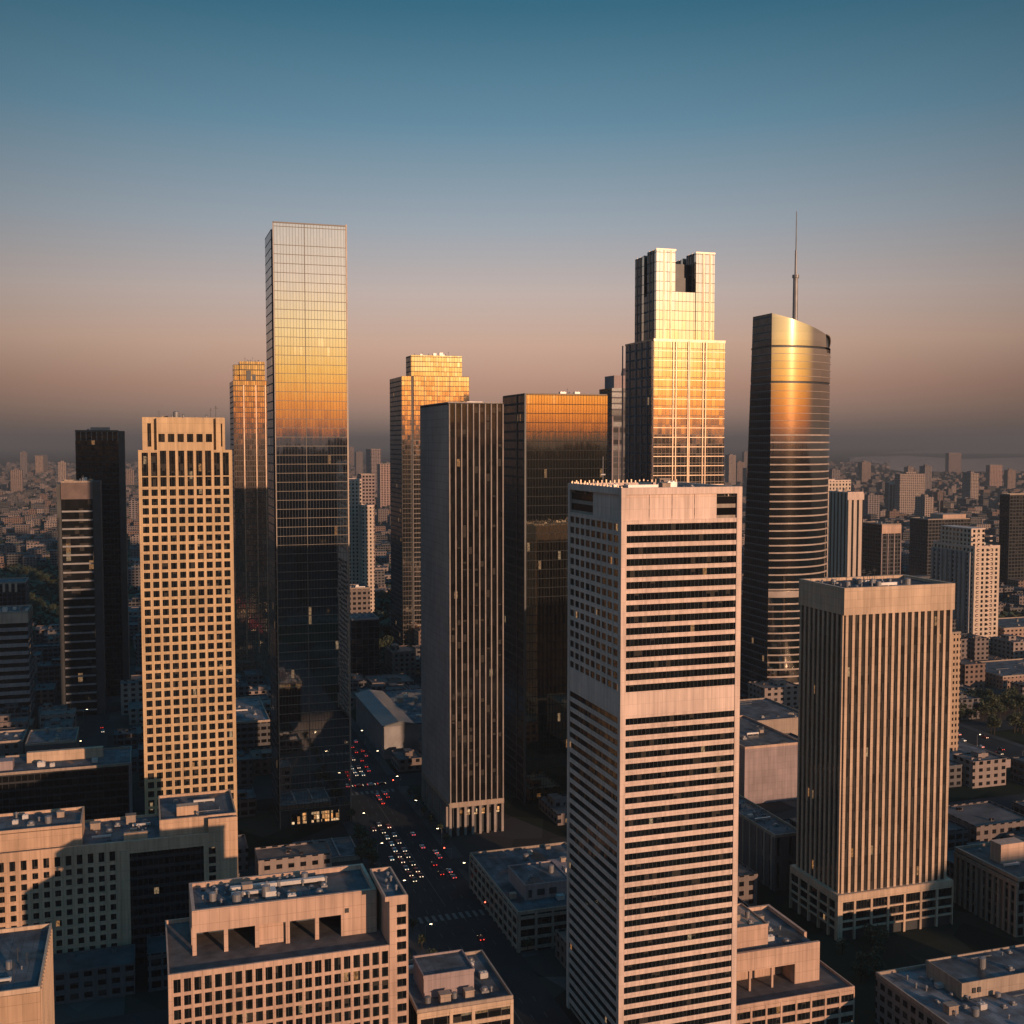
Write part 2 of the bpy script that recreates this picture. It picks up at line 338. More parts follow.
for a, b in AV[:2]: mb.box(a, b, 120, 3200, 0, z)
mb.box(-40, -24, 500, 2400, 0, z)
tag(mb.build('road', M['asphalt']), kind='structure')
mb = MB()
for y0, y1, x0, x1 in CR[:3]:
    xs = x0
    cuts = sorted([(a, b) for a, b in AV[:2] if x0 <= a and b <= x1] + ([(-40, -24)] if y0 > 500 and x0 < -40 else []))
    for a, b in cuts + [(x1, None)]:
        if a > xs: mb.box(xs, a, y0, y1, 0, z)
        xs = b
tag(mb.build('cross_street', M['asphalt']), kind='structure')
mb = MB()
for x0, x1, y0, y1 in ((95.5, 103, 404, 632), (135, 141.8, 404, 488), (135, 141.8, 512, 632), (95.5, 103, 656, 1000), (135, 140, 656, 1000), (95.5, 103, 200, 386), (502, 508, 404, 900), (534, 540, 404, 900)):
    mb.box(x0, x1, y0, y1, 0, .15)
tag(mb.build('pavement', M['pave']), kind='structure')
mb = MB()
for xx in (110.2, 115.0, 123.4, 128.4):
    for k in range(70):
        y = 130+k*12
        if not (380 < y < 410 or 626 < y < 660): mb.box(xx-.08, xx+.08, y, y+4, z, z+.006)
for k in range(10): mb.box(105+k*2.9, 106.4+k*2.9, 446, 452, z, z+.006)
for k in range(10): mb.box(105+k*2.9, 106.4+k*2.9, 624, 629, z, z+.006)
mb.box(118.9, 119.1, 130, 380, z, z+.006); mb.box(118.9, 119.1, 460, 620, z, z+.006); mb.box(118.9, 119.1, 662, 1000, z, z+.006)
tag(mb.build('road_marking', M['paint']), kind='structure')

def water_mat():
    m, t, p = new_mat('river_water'); p.inputs['Base Color'].default_value = (.02, .03, .04, 1); p.inputs['Roughness'].default_value = .12
    return m
wp = [gp(u, v, .4)[:2] for u, v in ((850, 462), (905, 472), (1100, 471), (1300, 468), (1300, 456.5), (1060, 456.5), (960, 459), (905, 455.5), (850, 457))]
mb = MB(); mb.face([(x, y, .4) for x, y in wp]); tag(mb.build('river', water_mat()), kind='structure')
wp = [gp(u, v, .5)[:2] for u, v in ((880, 453.3), (1100, 453.8), (1400, 453), (1400, 448.6), (1100, 448.4), (930, 449.5))]
mb = MB(); mb.face([(x, y, .5) for x, y in wp]); tag(mb.build('bay', water_mat()), kind='structure')

# ================================================================ TOWERS
def strips_and_fins(t, W, side, length, n, z0, z1, fw, wallm, stripm, proud=.7, first=0.):
    """vertical window strips between fins"""
    p = (length-first*2)/n; fins = MB(); bx = []
    for i in range(n+1):
        u = first+i*p
        a = max(u-fw/2, 0); b = min(u+fw/2, length)
        fins.box(*fb(W, side, a, b, z0, z1, -.1, proud if 0 < i < n else proud-.004))
    for i in range(n): bx.append(fb(W, side, first+i*p+fw/2+.02, first+(i+1)*p-fw/2-.02, z0, z1, -.05, .12))
    fins.build('fins', wallm, t); panes(t, bx, stripm, 'window_strip')

# ---- A: the gold stone tower with a grid of square windows
x, y, W, L, z = blk(138, 450, 525, 232, None, 38); claim(x, y, W, L, 206)
t = thing('office_tower', 'sunlit gold stone tower with a grid of square windows and a stepped crown', 'tower', (x, y, 0))
side = facade('gold_stone_side', (.45, .32, .2), (.03, .035, .04), 4.05, 4.25, (.18, .82), (.2, .85))
MB().box(.3, W-.3, .3, L, 0, z).build('wall', side, t)
n = 10; mg = .9; cp = (W-2*mg)/n; rp = 4.25; pw_ = 1.25; zt = 174.4
g = MB(); bx = []
for i in range(n+1):
    c = mg+i*cp; a, b = max(c-pw_/2, 0), min(c+pw_/2, W)
    if i == 0: a = 0
    if i == n: b = W
    g.box(a, b, -.25, .5, 6, z)
nr = int((zt-6)/rp)
for j in range(nr+1):
    zc = zt-j*rp; g.box(.1, W-.1, -.15, .45, zc-.65, zc+.65)
for j in range(nr):
    for i in range(n): bx.append((mg+i*cp+pw_/2, mg+(i+1)*cp-pw_/2, .1, .2, zt-(j+1)*rp+.65, zt-j*rp-.65))
for i in range(n):
    tall = 2 <= i <= 7
    a, b = mg+i*cp+pw_/2, mg+(i+1)*cp-pw_/2
    bx.append((a, b, .1, .2, zt+.65, zt+5)); bx.append((a, b, .1, .2, zt+5.5, z-(1.2 if not tall else .2)))
g.box(.1, W-.1, -.12, .45, zt+5, zt+5.5)
g.box(0, mg+2*cp-pw_/2, -.3, .5, z-1.2, z); g.box(mg+8*cp+pw_/2, W, -.3, .5, z-1.2, z)
g.box(.2, W-.2, -.3, .5, 0, 6.)
g.build('window_grid', M['stone_gold'], t)
# crown
cr = MB(); a, b = mg+2*cp-pw_/2, mg+8*cp+pw_/2; zc = 206.6
cr.box(a, b, -.2, 3, z-.3, z+3.6); cr.box(a, b, -.2, 3, z+7.4, zc)
bw = (b-a)/6
for i in range(7): cr.box(max(a, a+i*bw-.7), min(b, a+i*bw+.7), -.2, 3, z+3.6, z+7.4)
for s0, s1 in ((2., a-1.2), (b+1.2, W-3.)):
    cr.box(s0, s0+2.2, 1.2, 4, z, zc); cr.box(s1-1.2, s1, 1.2, 4, z, zc); cr.box(s0+2.2, s1-1.2, 1.2, 4, z+12.2, zc); cr.box(s0+2.2, s1-1.2, 1.2, 4, z, z+1.5)
    bx.append((s0+2.2, s1-1.2, 2.2, 2.4, z+1.5, z+12.2))
for i in range(6): bx.append((a+i*bw+.7, a+(i+1)*bw-.7, .5, .7, z+3.6, z+7.4))
cr.box(2.2, W-3.2, 4, L-3, z-.2, zc-.4)
cr.build('crown', M['stone_gold'], t)
panes(t, bx, M['pane'])
roof_top(t, 2.0, W-3., 4.05, L-3, zc+.3, M['stone_gold'], n=5)
clutter(t, 3, W-4, 1.5, 8, zc, 5, ('antenna', 'vent'))

# ---- B: the tallest glass tower
x, y, W, L, z = blk(273, 222, 572, 346, 264.5); claim(x, y, W, L, z); HB = z
t = thing('glass_tower', 'tallest smooth glass skyscraper mirroring the gold sunset in its upper half', 'skyscraper', (x, y, 0))
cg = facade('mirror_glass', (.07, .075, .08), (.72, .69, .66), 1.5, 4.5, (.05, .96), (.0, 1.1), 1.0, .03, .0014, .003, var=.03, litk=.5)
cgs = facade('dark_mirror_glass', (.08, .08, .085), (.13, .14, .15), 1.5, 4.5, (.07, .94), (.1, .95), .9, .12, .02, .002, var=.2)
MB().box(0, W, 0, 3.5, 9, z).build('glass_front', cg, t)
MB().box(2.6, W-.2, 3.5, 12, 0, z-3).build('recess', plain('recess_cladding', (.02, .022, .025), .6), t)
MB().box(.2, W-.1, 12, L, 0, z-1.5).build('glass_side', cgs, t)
g = MB(); nf = int((z-9)/4.5)
for j in range(nf+1):
    if j == nf-1: continue
    zz = 9+j*4.5; g.box(-.12, W+.12, -.22, 0.0, zz-.13, zz+.13)
for u in (W*.42,): g.box(u-.1, u+.1, -.3, 0, 9, z)
g.box(-.14, W+.14, -.3, 0, z-.3, z+.3)
g.build('floor_bars', plain('bar_metal', (.13, .115, .10), .55, .3), t)
MB().box(W-.35, W+.35, -.4, 0.6, 0, z+.8).box(-.25, .1, -.3, .3, 0, z+.3).build('corner_mullion', plain('edge_metal', (.24, .2, .17), .5, .3), t)
MB().box(.3, W-.3, 12, L-.3, z-1.5, z-1.2).build('roof', M['roof'], t)
g = MB()
for i in range(8): g.box(i*W/7.2, i*W/7.2+.8, .2, 1, 0, 9)
g.box(.1, W-.1, 1.2, 3.4, 0, 9).build('lobby', M['dark_metal'], t)
lob = facade('lit_lobby_glass', (.03, .02, .01), (.05, .04, .03), 1.4, 2.6, (.06, .94), (.05, .93), 0., .1, 0., .75, litk=3.)
panes(t, [(i*W/7.2+.9, (i+1)*W/7.2-.1, .9, 1.1, 1.2, 6.6) for i in (1, 3, 4, 5)] + [(2*W/7.2+1.2, 3*W/7.2-1.8, .9, 1.1, 1.2, 6.6)], lob, 'lobby_window')

# ---- C: gold topped tower behind the tallest one
x, y, W, L, z = blk(233, 380, 950, 267.5, 226.5); L = 40; claim(x, y, W, L, 262)
t = thing('office_tower', 'slim glass tower with a gold notched crown half hidden by the tallest skyscraper', 'tower', (x, y, 0))
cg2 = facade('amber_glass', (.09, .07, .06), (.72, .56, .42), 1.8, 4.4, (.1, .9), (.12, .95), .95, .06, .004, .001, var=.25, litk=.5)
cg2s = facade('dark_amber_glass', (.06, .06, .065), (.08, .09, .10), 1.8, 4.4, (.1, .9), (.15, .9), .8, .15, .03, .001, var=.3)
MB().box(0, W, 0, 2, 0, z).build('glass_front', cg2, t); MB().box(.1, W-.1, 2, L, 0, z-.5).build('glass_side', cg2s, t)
MB().box(5.5, W-2, 1.0, 14, z, z+15.5).box(1, 5.5, 5, 16, z-.4, z+13).build('crown', cg2, t)
MB().box(11, 14.5, .85, 1.2, z-3, z+8).box(15.5, 18.5, .8, 1.2, z-3, z+5).build('window_slot', M['dark_metal'], t)
g = MB()
for u in (8, W-10, W-2.4): g.box(u, u+.8, -.7, .1, 20, z-4)
g.build('ribs', M['bronze'], t)
clutter(t, 6, W-3, 2, 12, z+15.5, 5, ('antenna', 'vent'))

# ---- D: broad glass tower with set back crown
x, y, W, L, z = blk(401.6, 376, 1080, 469, 389.6); claim(x, y, W, L, 282)
t = thing('office_tower', 'glass tower with a bright golden set-back crown and dark side wall', 'tower', (x, y, 0))
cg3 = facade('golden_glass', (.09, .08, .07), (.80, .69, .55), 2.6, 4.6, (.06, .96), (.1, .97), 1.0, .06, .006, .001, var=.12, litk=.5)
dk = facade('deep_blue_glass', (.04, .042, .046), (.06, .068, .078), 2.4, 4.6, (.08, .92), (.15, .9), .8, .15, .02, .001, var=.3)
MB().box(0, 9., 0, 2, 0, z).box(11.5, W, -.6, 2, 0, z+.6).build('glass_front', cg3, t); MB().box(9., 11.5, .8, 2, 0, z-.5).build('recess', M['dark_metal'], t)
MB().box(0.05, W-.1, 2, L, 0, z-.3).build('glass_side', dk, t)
MB().box(10, W-6, 3.6, 5.6, z-.5, z+20).build('crown', cg3, t); MB().box(10.05, W-6.1, 5.6, 26, z-.5, z+19.8).build('crown_side', dk, t)
g = MB()
for j in range(48):
    zz = z-60-j*4.6
    if zz > 5: g.box(10.6, W+.1, -.95, -.5, zz-.22, zz+.22)
for u in (10.5, 22, 34, 46): g.box(u-.2, u+.2, -1., -.5, 5, z)
g.build('floor_bars', M['fin'], t)
clutter(t, 11, W-7, 4, 20, z+20, 8, ('antenna', 'vent', 'ac_unit'))

# ---- E: slab with vertical fins and a blank side wall
x, y, W, L, z = blk(448, 403, 560, 503.5, 420); claim(x, y, W, L, z)
t = thing('office_tower', 'slab tower with blank grey side wall and pale vertical fins on its front', 'tower', (x, y, 0))
MB().box(.0, W-.1, .3, L, 17, z).build('wall', M['stone_grey'], t)
strips_and_fins(t, W, 'F', W, 9, 17, z-.3, .58, M['fin'], M['strip'], .9, .5)
MB().box(-.1, W+.05, -.5, L+.1, 14.4, 17).build('belt_course', M['stone_low'], t)
g = MB()
for i in range(8): g.box(i*(W-1.2)/7, i*(W-1.2)/7+1.2, -.2, 1, 0, 14.4)
for i in range(12): g.box(-.05, 1., 1+i*(L-2)/11, 2.2+i*(L-2)/11, 0, 14.4)
g.build('arcade_columns', M['fin'], t)
MB().box(2.5, W-2.5, 2.5, L-2, 0, 14.4).build('lobby', M['dark_metal'], t)
panes(t, [(i*(W-1.2)/7+1.6, (i+1)*(W-1.2)/7-.5, 2.1, 2.4, 9.4, 12.2) for i in range(1, 7)], lob, 'lobby_window')
roof_top(t, 0, W-.1, .3, L, z+.6, M['stone_grey'], 1.0, n=8)

# ---- F: dark tower with an orange mirrored top
x, y, W, L, z = blk(525, 394, 610, 607.5, 502.5); claim(x, y, W, L, z)
t = thing('glass_tower', 'black glass box tower reflecting a deep orange band at its top', 'tower', (x, y, 0))
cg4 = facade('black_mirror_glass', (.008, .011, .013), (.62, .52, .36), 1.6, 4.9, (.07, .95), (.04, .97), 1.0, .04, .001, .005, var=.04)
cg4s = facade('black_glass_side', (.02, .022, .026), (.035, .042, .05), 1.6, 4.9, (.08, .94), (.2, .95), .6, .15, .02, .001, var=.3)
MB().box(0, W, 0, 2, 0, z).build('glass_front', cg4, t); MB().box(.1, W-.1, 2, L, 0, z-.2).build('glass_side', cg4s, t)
MB().box(-.35, .6, -.35, 1., 0, z+.4).box(-.3, .2, 13, 14, 0, z+.3).build('corner_mullion', M['dark_metal'], t)
roof_top(t, .2, W-.2, .2, L-.2, z+.5, M['dark_metal'], n=3); clutter(t, W*.4, W*.7, 1, 7, z-.5, 6, ('ac_unit', 'antenna', 'vent'))

# ---- G: crowned tower with corner turrets
x, y, W, L, z = blk(654, 340, 650, 725, 625.4); claim(x, y, W, L, 312)
t = thing('office_tower', 'stepped gold glass tower with four square corner turrets on its crown', 'skyscraper', (x, y, 0))
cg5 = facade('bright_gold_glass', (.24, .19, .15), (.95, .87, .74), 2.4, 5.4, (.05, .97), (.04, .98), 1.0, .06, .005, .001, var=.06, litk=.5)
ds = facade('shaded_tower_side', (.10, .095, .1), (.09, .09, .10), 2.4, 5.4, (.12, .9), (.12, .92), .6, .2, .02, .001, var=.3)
rib = M['bronze']
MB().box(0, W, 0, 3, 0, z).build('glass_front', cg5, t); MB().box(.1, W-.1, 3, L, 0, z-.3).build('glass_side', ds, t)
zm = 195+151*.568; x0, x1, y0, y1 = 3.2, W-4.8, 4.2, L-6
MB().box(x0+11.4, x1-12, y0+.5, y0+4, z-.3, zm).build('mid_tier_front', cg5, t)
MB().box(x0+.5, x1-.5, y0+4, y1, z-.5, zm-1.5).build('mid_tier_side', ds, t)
tw = 12.8; zt = 304.2
for tx, ty, zz in ((x0, y0, zt), (x1-tw+1, y0, zt-.8), (x0, y1-tw, zt-1.5), (x1-tw+1, y1-tw, zt-2)):
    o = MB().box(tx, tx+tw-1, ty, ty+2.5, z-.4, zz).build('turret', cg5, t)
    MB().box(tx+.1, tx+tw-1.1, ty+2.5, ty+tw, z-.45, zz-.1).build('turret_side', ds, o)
    g = MB()
    for q in (4.2, 4.9, 8.4, 9.1): g.box(tx+q, tx+q+.3, ty-.3, ty+.05, z, zz+.1)
    for q in (4.5, 9.): g.box(tx-.25, tx+.1, ty+q, ty+q+.5, z-8, zz)
    g.box(tx-.2, tx+tw-.8, ty-.2, ty+.05, zz-.5, zz+.3); g.build('turret_ribs', rib, o)
MB().box(x0+9, x1-9, y0+9, y1-9, zm-2, zm+17).build('crown_core', M['dark_metal'], t)
MB().box(x0+13, x1-15, y0+7, y0+9, zm-2, zm+9).build('crown_screen', M['dark_metal'], t)
g = MB()
for u in (W*.26, W*.30, W*.47, W*.49, W*.68, W*.72): g.box(u, u+.5, -.6, .05, 8, z+.1)
for j in range(44):
    zz = z-.5-j*5.4
    if zz > 5: g.box(-.1, W+.1, -.32, .02, zz-.2, zz+.2)
g.build('front_ribs', rib, t)
g = MB()
for q in (0, 8, 16, 24, 33, 43): g.box(-.4, .15, q+.4, q+1.1, 4, z+.2)
g.build('side_ribs', M['stone_mauve'], t)
MB().ring(-.2, W+.2, -.36, L, z-.3, z+.8, .5).build('parapet', rib, t)

# ---- H: narrow tower behind
x, y, W, L, z = blk(612, 388, 900, 650, 606.5); L = 26; claim(x, y, W, L, z)
t = thing('office_tower', 'narrow grey tower with a ladder of pale floor lines between two gold-topped towers', 'tower', (x, y, 0))
MB().box(0, W, 0, L, 0, z).build('wall', facade('grey_ladder_wall', (.10, .09, .095), (.05, .055, .065), 30, 4.6, (.02, .98), (.2, .95), .5, .15, .02, .001), t)
MB().box(3, W-2, 3, L-4, z-.2, z+10).cyl(W*.55, L*.4, z+10, z+16, 5.5, 4.6, 18).build('crown', M['stone_mauve'], t)
MB().box(.0, 1, -.6, .2, 0, z-22).box(5.5, 6.2, -.5, .2, 0, z-30).build('ribs', M['stone_mauve'], t)

# ---- I: rounded tower with slanted top and mast
x, y, W, L, z = blk(772, 313, 840, 829.5, 754); claim(x, y-4, W, 40, 290)
t = thing('rounded_tower', 'curved bronze glass tower with a slanted top, flat dark side and tall mast', 'skyscraper', (x, y, 0))
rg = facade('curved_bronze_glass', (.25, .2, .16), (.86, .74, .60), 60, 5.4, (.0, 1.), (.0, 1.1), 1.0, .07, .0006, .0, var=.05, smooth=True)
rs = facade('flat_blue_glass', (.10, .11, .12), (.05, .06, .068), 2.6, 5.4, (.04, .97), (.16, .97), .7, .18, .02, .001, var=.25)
A0, A1, NS = R(-24), R(74), 30
for _k in range(60):
    _R = W/(math.sin(A1)-math.sin(A0))
    if max(proj(x+_R*(math.sin(A0+(A1-A0)*k/NS)-math.sin(A0)), y+_R*(math.cos(A0)-math.cos(A0+(A1-A0)*k/NS)), 230)[0] for k in range(NS+1)) > 829.5: break
    W *= 1.01
RR = W/(math.sin(A1)-math.sin(A0)); cx = -RR*math.sin(A0); cy = RR*math.cos(A0)
arc = [(cx+RR*math.sin(A0+(A1-A0)*k/NS), cy-RR*math.cos(A0+(A1-A0)*k/NS)) for k in range(NS+1)]
def back(zz):    # the far side widens towards the ground
    e = 27+15*(1-zz/290.); return [(W, arc[-1][1]+(e-20)*.45), (W*.55, e+2), (0, e)]
def ztop(px):
    f = px/W; return z - (19*f if f < .745 else 27.)
def outline(zz, off=0.):
    p = []
    for k, (a, b) in enumerate(arc):
        th = A0+(A1-A0)*k/NS; p.append((a+off*math.sin(th), b-off*math.cos(th)))
    return p
LV = [(0, 238.5), (239.5, 257.), (258.5, None)]
def shell(z0, z1, name, off=0., cap=True):
    mb = MB(); n = NS+1; v = []
    for zz in (z0, z1):
        zz0 = zz if zz is not None else None
        for a, b in outline(0, off): v.append((a, b, zz0 if zz0 is not None else ztop(a)))
        for a, b in back(zz if zz is not None else 285): v.append((a, b, zz0 if zz0 is not None else ztop(a)))
    m_ = n+3; mb.v = v
    for k in range(NS, m_):
        k2 = (k+1) % m_; mb.f.append((k, k2, m_+k2, m_+k)); mb.mi.append(1)
    cv = MB(); cv.v = list(v)
    for k in range(NS): cv.f.append((k, k+1, m_+k+1, m_+k)); cv.mi.append(0)
    co = cv.build('curved_glass', rg, t)
    for p in co.data.polygons: p.use_smooth = True
    co.data.normals_split_custom_set_from_vertices([(math.sin(A0+(A1-A0)*min(q % m_, NS)/NS), -math.cos(A0+(A1-A0)*min(q % m_, NS)/NS), 0) for q in range(2*m_)])
    mb.f.append(tuple(range(m_, 2*m_))); mb.mi.append(2)
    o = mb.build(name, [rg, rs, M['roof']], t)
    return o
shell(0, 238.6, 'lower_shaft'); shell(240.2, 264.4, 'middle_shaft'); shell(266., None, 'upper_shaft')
g = MB(); m_ = MB(); m_.v = []
for z0, z1 in ((238.6, 240.2), (264.4, 266.)):
    for k in range(NS):
        (a, b), (c, d) = arc[k], arc[k+1]
        g.face([(a*.99+.3, b+.8, z0), (c*.99+.3, d+.8, z0), (c*.99+.3, d+.8, z1), (a*.99+.3, b+.8, z1)])
    g.face([(.5, 0.9, z0), (.5, 30, z0), (.5, 30, z1), (.5, 0.9, z1)])
g.build('recessed_joint', M['dark_metal'], t)
def band(zz, h, off, mb):
    o1 = outline(0, off); o0 = outline(0, -.1)
    for k in range(NS):
        (a, b), (c, d) = o1[k], o1[k+1]; (a0, b0), (c0, d0) = o0[k], o0[k+1]
        mb.face([(a, b, zz), (c, d, zz), (c, d, zz+h), (a, b, zz+h)]); mb.face([(a, b, zz+h), (c, d, zz+h), (c0, d0, zz+h), (a0, b0, zz+h)])
        mb.face([(a0, b0, zz), (c0, d0, zz), (c, d, zz), (a, b, zz)])
g = MB(); zz = 6.
while zz < 262:
    if not (236 < zz < 240.5 or 261.5 < zz < 266): band(zz, 1.0 if zz < 205 else .3, .35, g)
    zz += 5.4
band(82, 4.2, .7, g)
g.build('floor_bands', plain('band_metal', (.36, .29, .25), .6), t)
g = MB(); zz = 6.
while zz < 262: e = 27+15*(1-zz/290.); g.box(-.3, .05, .2, e, zz, zz+.4); zz += 5.4
g.build('side_floor_bands', M['grey_metal'], t)
# glazed arch at the low end of the top
g = MB(); pr = None; rc_ = MB()
def on_arc(xx, inset): return cy-math.sqrt(max(0, (RR-inset)**2-(xx-cx)**2))
for k in range(15):
    f = .735+.255*k/14; xx = W*f; zz = z-13.6-14.*(1-math.sqrt(max(0, 1-((f-.735)/.262)**2)))
    b = on_arc(xx, .3)
    if pr:
        g.bar(pr, (xx, b, zz), .5)
        rc_.face([(pr[0], pr[1]+2.2, z-29), (xx, b+2.2, z-29), (xx, b+2.2, zz), (pr[0], pr[1]+2.2, pr[2])]); rc_.face([(pr[0], pr[1], pr[2]), (xx, b, zz), (xx, b+2.2, zz), (pr[0], pr[1]+2.2, pr[2])])
    pr = (xx, b, zz)
rc_.build('arch_recess', M['dark_metal'], t)
g.build('arch_rim', M['bronze'], t)
p = at(795, 320, 862); mx, my = p[0]-x, p[1]-y
mast = MB().cyl(mx, my, ztop(mx)-8, 195+164*.75, 2.0, 1.8, 14).cyl(mx, my, 195+164*.75, 195+190*.75, .9, .75, 10).cyl(mx, my, 195+190*.75, 195+228*.75, .45, .3, 8)
mast.cyl(mx, my, 195+163*.75, 195+166*.75, 2.5, 2.5, 14).build('mast', M['grey_metal'], t)

# ---- J: the pale banded tower in the centre
x, y, W, L, z = blk(622, 488, 345, 741, 569); claim(x, y, W, L, z); JX, JY, JW, JL = x, y, W, L
t = thing('banded_tower', 'pale concrete tower with horizontal window bands nearest the camera', 'tower', (x, y, 0))
core = facade('tower_core_wall', (.4, .33, .28), (.03, .03, .035), 3.5, 3.5)
MB().box(.35, W-.35, .35, L-.3, 0, z-3).build('core', facade('banded_rear', (.3, .25, .21), (.03, .03, .035), 60, 3.5, (0, 1), (.35, 1), spec=.2, lit=0), t)
wm = M['stone_pale']; ph = 3.5; bx = []; lx = []; sp = MB(); sl = MB()
zr = z-11.0; rows = [(zr-(j+1)*ph, j) for j in range(15)]; zb = zr-15*ph; rows += [(zb-6.8-(j+1)*ph, j+15) for j in range(31)]
rows = [r for r in rows if r[0] > 1]
for z0, j in rows:
    h = 2.15 if j < 15 else 1.95
    bx.append((1.5, W-1.5, .05, .2, z0+ph-h, z0+ph))
    sp.box(1.45, W-1.45, -.12, .4, z0, z0+ph-h)
    sl.box(-.12, .4, 1.5, L-1.5, z0, z0+ph-h)
    if j < 15:
        p = (L-3.)/9
        for k in range(9): lx.append((.05, .2, 1.5+k*p+1.0, 1.5+(k+1)*p-.2, z0+ph-h, z0+ph)); 
        for k in range(10): sl.box(-.08, .4, 1.5+k*p-.2, 1.5+min(k, 8.8)*p+(1.0 if k < 9 else .9), z0+ph-h, z0+ph)
    else: lx.append((.05, .2, 1.5, L-1.5, z0+ph-h, z0+ph))
sp.box(1.45, W-1.45, -.14, .4, zb-6.8, zb); sp.box(1.45, W-1.45, -.2, .5, zr, zr+1.3)
sl.box(-.14, .4, 1.45, L-1.45, zb-6.8, zb); sl.box(-.2, .5, 1.45, L-1.45, zr, zr+1.3)
sp.build('front_spandrels', wm, t); sl.build('side_spandrels', wm, t)
panes(t, [b for b in bx]+[b for b in lx if b[3]-b[2] > 20], M['pane'], 'window_band')
panes(t, [b for b in lx if b[3]-b[2] < 20], M['pane'], 'window', 100)
fr = MB()
fr.box(-.3, 1.45, -.35, 1.6, 0, z-2.1); fr.box(W-1.45, W+.3, -.35, 1.6, 0, z-2.1); fr.box(-.3, 1.45, L-1.6, L+.3, 0, z-2.1)
fr.box(-.32, W+.32, -.37, 1.8, z-2.1, z); fr.box(-.32, 1.6, 1.8, L+.3, z-2.1, z); fr.box(W-1.6, W+.32, 1.8, L+.3, z-2.1, z); fr.box(1.6, W-1.6, L-1.6, L+.3, z-2.1, z)
fr.build('frame', wm, t)
pn = MB(); pz0, pz1 = zr+1.3, z-2.1; pwid = (W*.80-1.6)/4
for k in range(4): pn.box(1.46+k*pwid+.1, 1.46+(k+1)*pwid-.1, .25, 1.2, pz0, pz1)
for k in range(3): pn.box(.25, 1.2, 1.6+k*(L*.5/3), 1.4+(k+1)*(L*.5/3), pz0, pz1)
pn.build('crown_panels', wm, t)
panes(t, [(W*.80+.2, W-2.2, 1.5, 1.7, pz0, pz1), (1.5, 1.7, L*.5+2.3, L-2.2, pz0, pz1)], facade('crown_glass', (.1, .1, .1), (.1, .11, .12), 3.2, 12, (.04, .95), (0, 1), .3, .1, .02, 0.), 'crown_window')
MB().box(W*.9, W*.9+.35, .9, 1.4, pz0, pz1).box(.9, 1.4, L*.72, L*.72+.4, pz0, pz1).build('crown_mullion', wm, t)
MB().box(1.6, W-1.6, 1.8, L-1.6, z-3, z-1.0).build('roof', M['roof_pale'], t)
clutter(t, 3, W-3, 4, L-4, z-1, 14)
bk_me = MB().box(-.2, .2, -.25, .25, 0, .7).mesh('roof_bracket', M['bronze'])
for k in range(26):
    o = bpy.data.objects.new('roof_bracket', bk_me); C.objects.link(o); o.parent = t; o.location = (W*(k+.5)/26, L-.9, z); o.scale = (1, 1, 1+.6*((k*7) % 3)/2)
for k in range(16):
    o = bpy.data.objects.new('roof_bracket', bk_me); C.objects.link(o); o.parent = t; o.location = (.45, L*(k+.5)/16, z); o.scale = (1, 1, .5+.5*((k*5) % 3)/2)
g = MB().bar((9, L-8, z-1), (9, L-8, z+9), .16).bar((8.2, L-8, z+3), (9.8, L-8, z+3), .3).build('antenna', M['grey_metal'], t)

# ---- K: annex to the right of the banded tower
kx0 = JX+JW+.6; ky0 = 318.5
p = (kx0, ky0)
e = ext((kx0, ky0, 15.2), 854.5, (1, 0, 0)); KW = e; KL = 50
claim(kx0, ky0, KW, KL, 27)
t = thing('annex_block', 'low peach annex with an open rooftop loggia beside the pale banded tower', 'building', (kx0, ky0, 0))
MB().box(.3, KW-.3, .4, KL, 0, 14).build('wall', M['stone_low'], t)
g = MB(); bx = []; nc = 8; cp = KW/nc
for i in range(nc+1): g.box(max(0, i*cp-.35), min(KW, i*cp+.35), -.2, .5, 0, 14)
for j in range(6):
    z0 = 14-1.0-j*3.6; g.box(.1, KW-.1, -.1, .48, z0-.3, z0+.9)
    if z0-2.7 > -1:
        for i in range(nc): bx.append((i*cp+.35, (i+1)*cp-.35, .2, .3, z0-2.7, z0-.3))
g.build('window_grid', M['stone_peach'], t); panes(t, bx, M['pane'])
MB().box(.5, KW-.5, .5, KL-.5, 14, 14.3).build('terrace', M['gravel'], t); MB().ring(0, KW, -.1, KL, 14, 15.2, .4).build('parapet', M['stone_peach'], t)
q = ext((kx0, 327.5, 30), 820, (1, 0, 0)); y0 = 9.; y1 = 42.
g = MB(); g.box(0.1, q, y0, y0+1, 21.2, 27.6); g.box(q*.74, q, y0, y0+8, 14.3, 21.2)
for k in (0.02, .27, .50): g.box(q*k, q*k+.7, y0+.1, y0+.9, 14.3, 21.2)
g.box(q-1, q, y0+8, y1, 14.3, 27.6); g.box(.1, q-1, y1-1, y1, 14.3, 27.6)
g.box(.1, q*.74, y0+8, y0+8.6, 14.3, 21.2)
g.build('loggia', M['stone_peach'], t)
MB().box(.2, q-1, y0+1, y1-1, 25.9, 26.3).build('roof', M['roof'], t); clutter(t, 8, q-2, y0+3, y1-3, 26.3, 12)
hx0 = ext((kx0, 330, 33), 751, (1, 0, 0)); hx1 = ext((kx0, 330, 33), 772, (1, 0, 0))
MB().box(.3, hx1, 14, 32, 26.3, 33.4).build('penthouse', M['stone_peach'], t); MB().ring(.2, hx1+.1, 13.9, 32.1, 33.4, 34., .4).build('penthouse_parapet', M['stone_peach'], t)
clutter(t, 1, hx1-1, 15, 31, 33.4, 4)

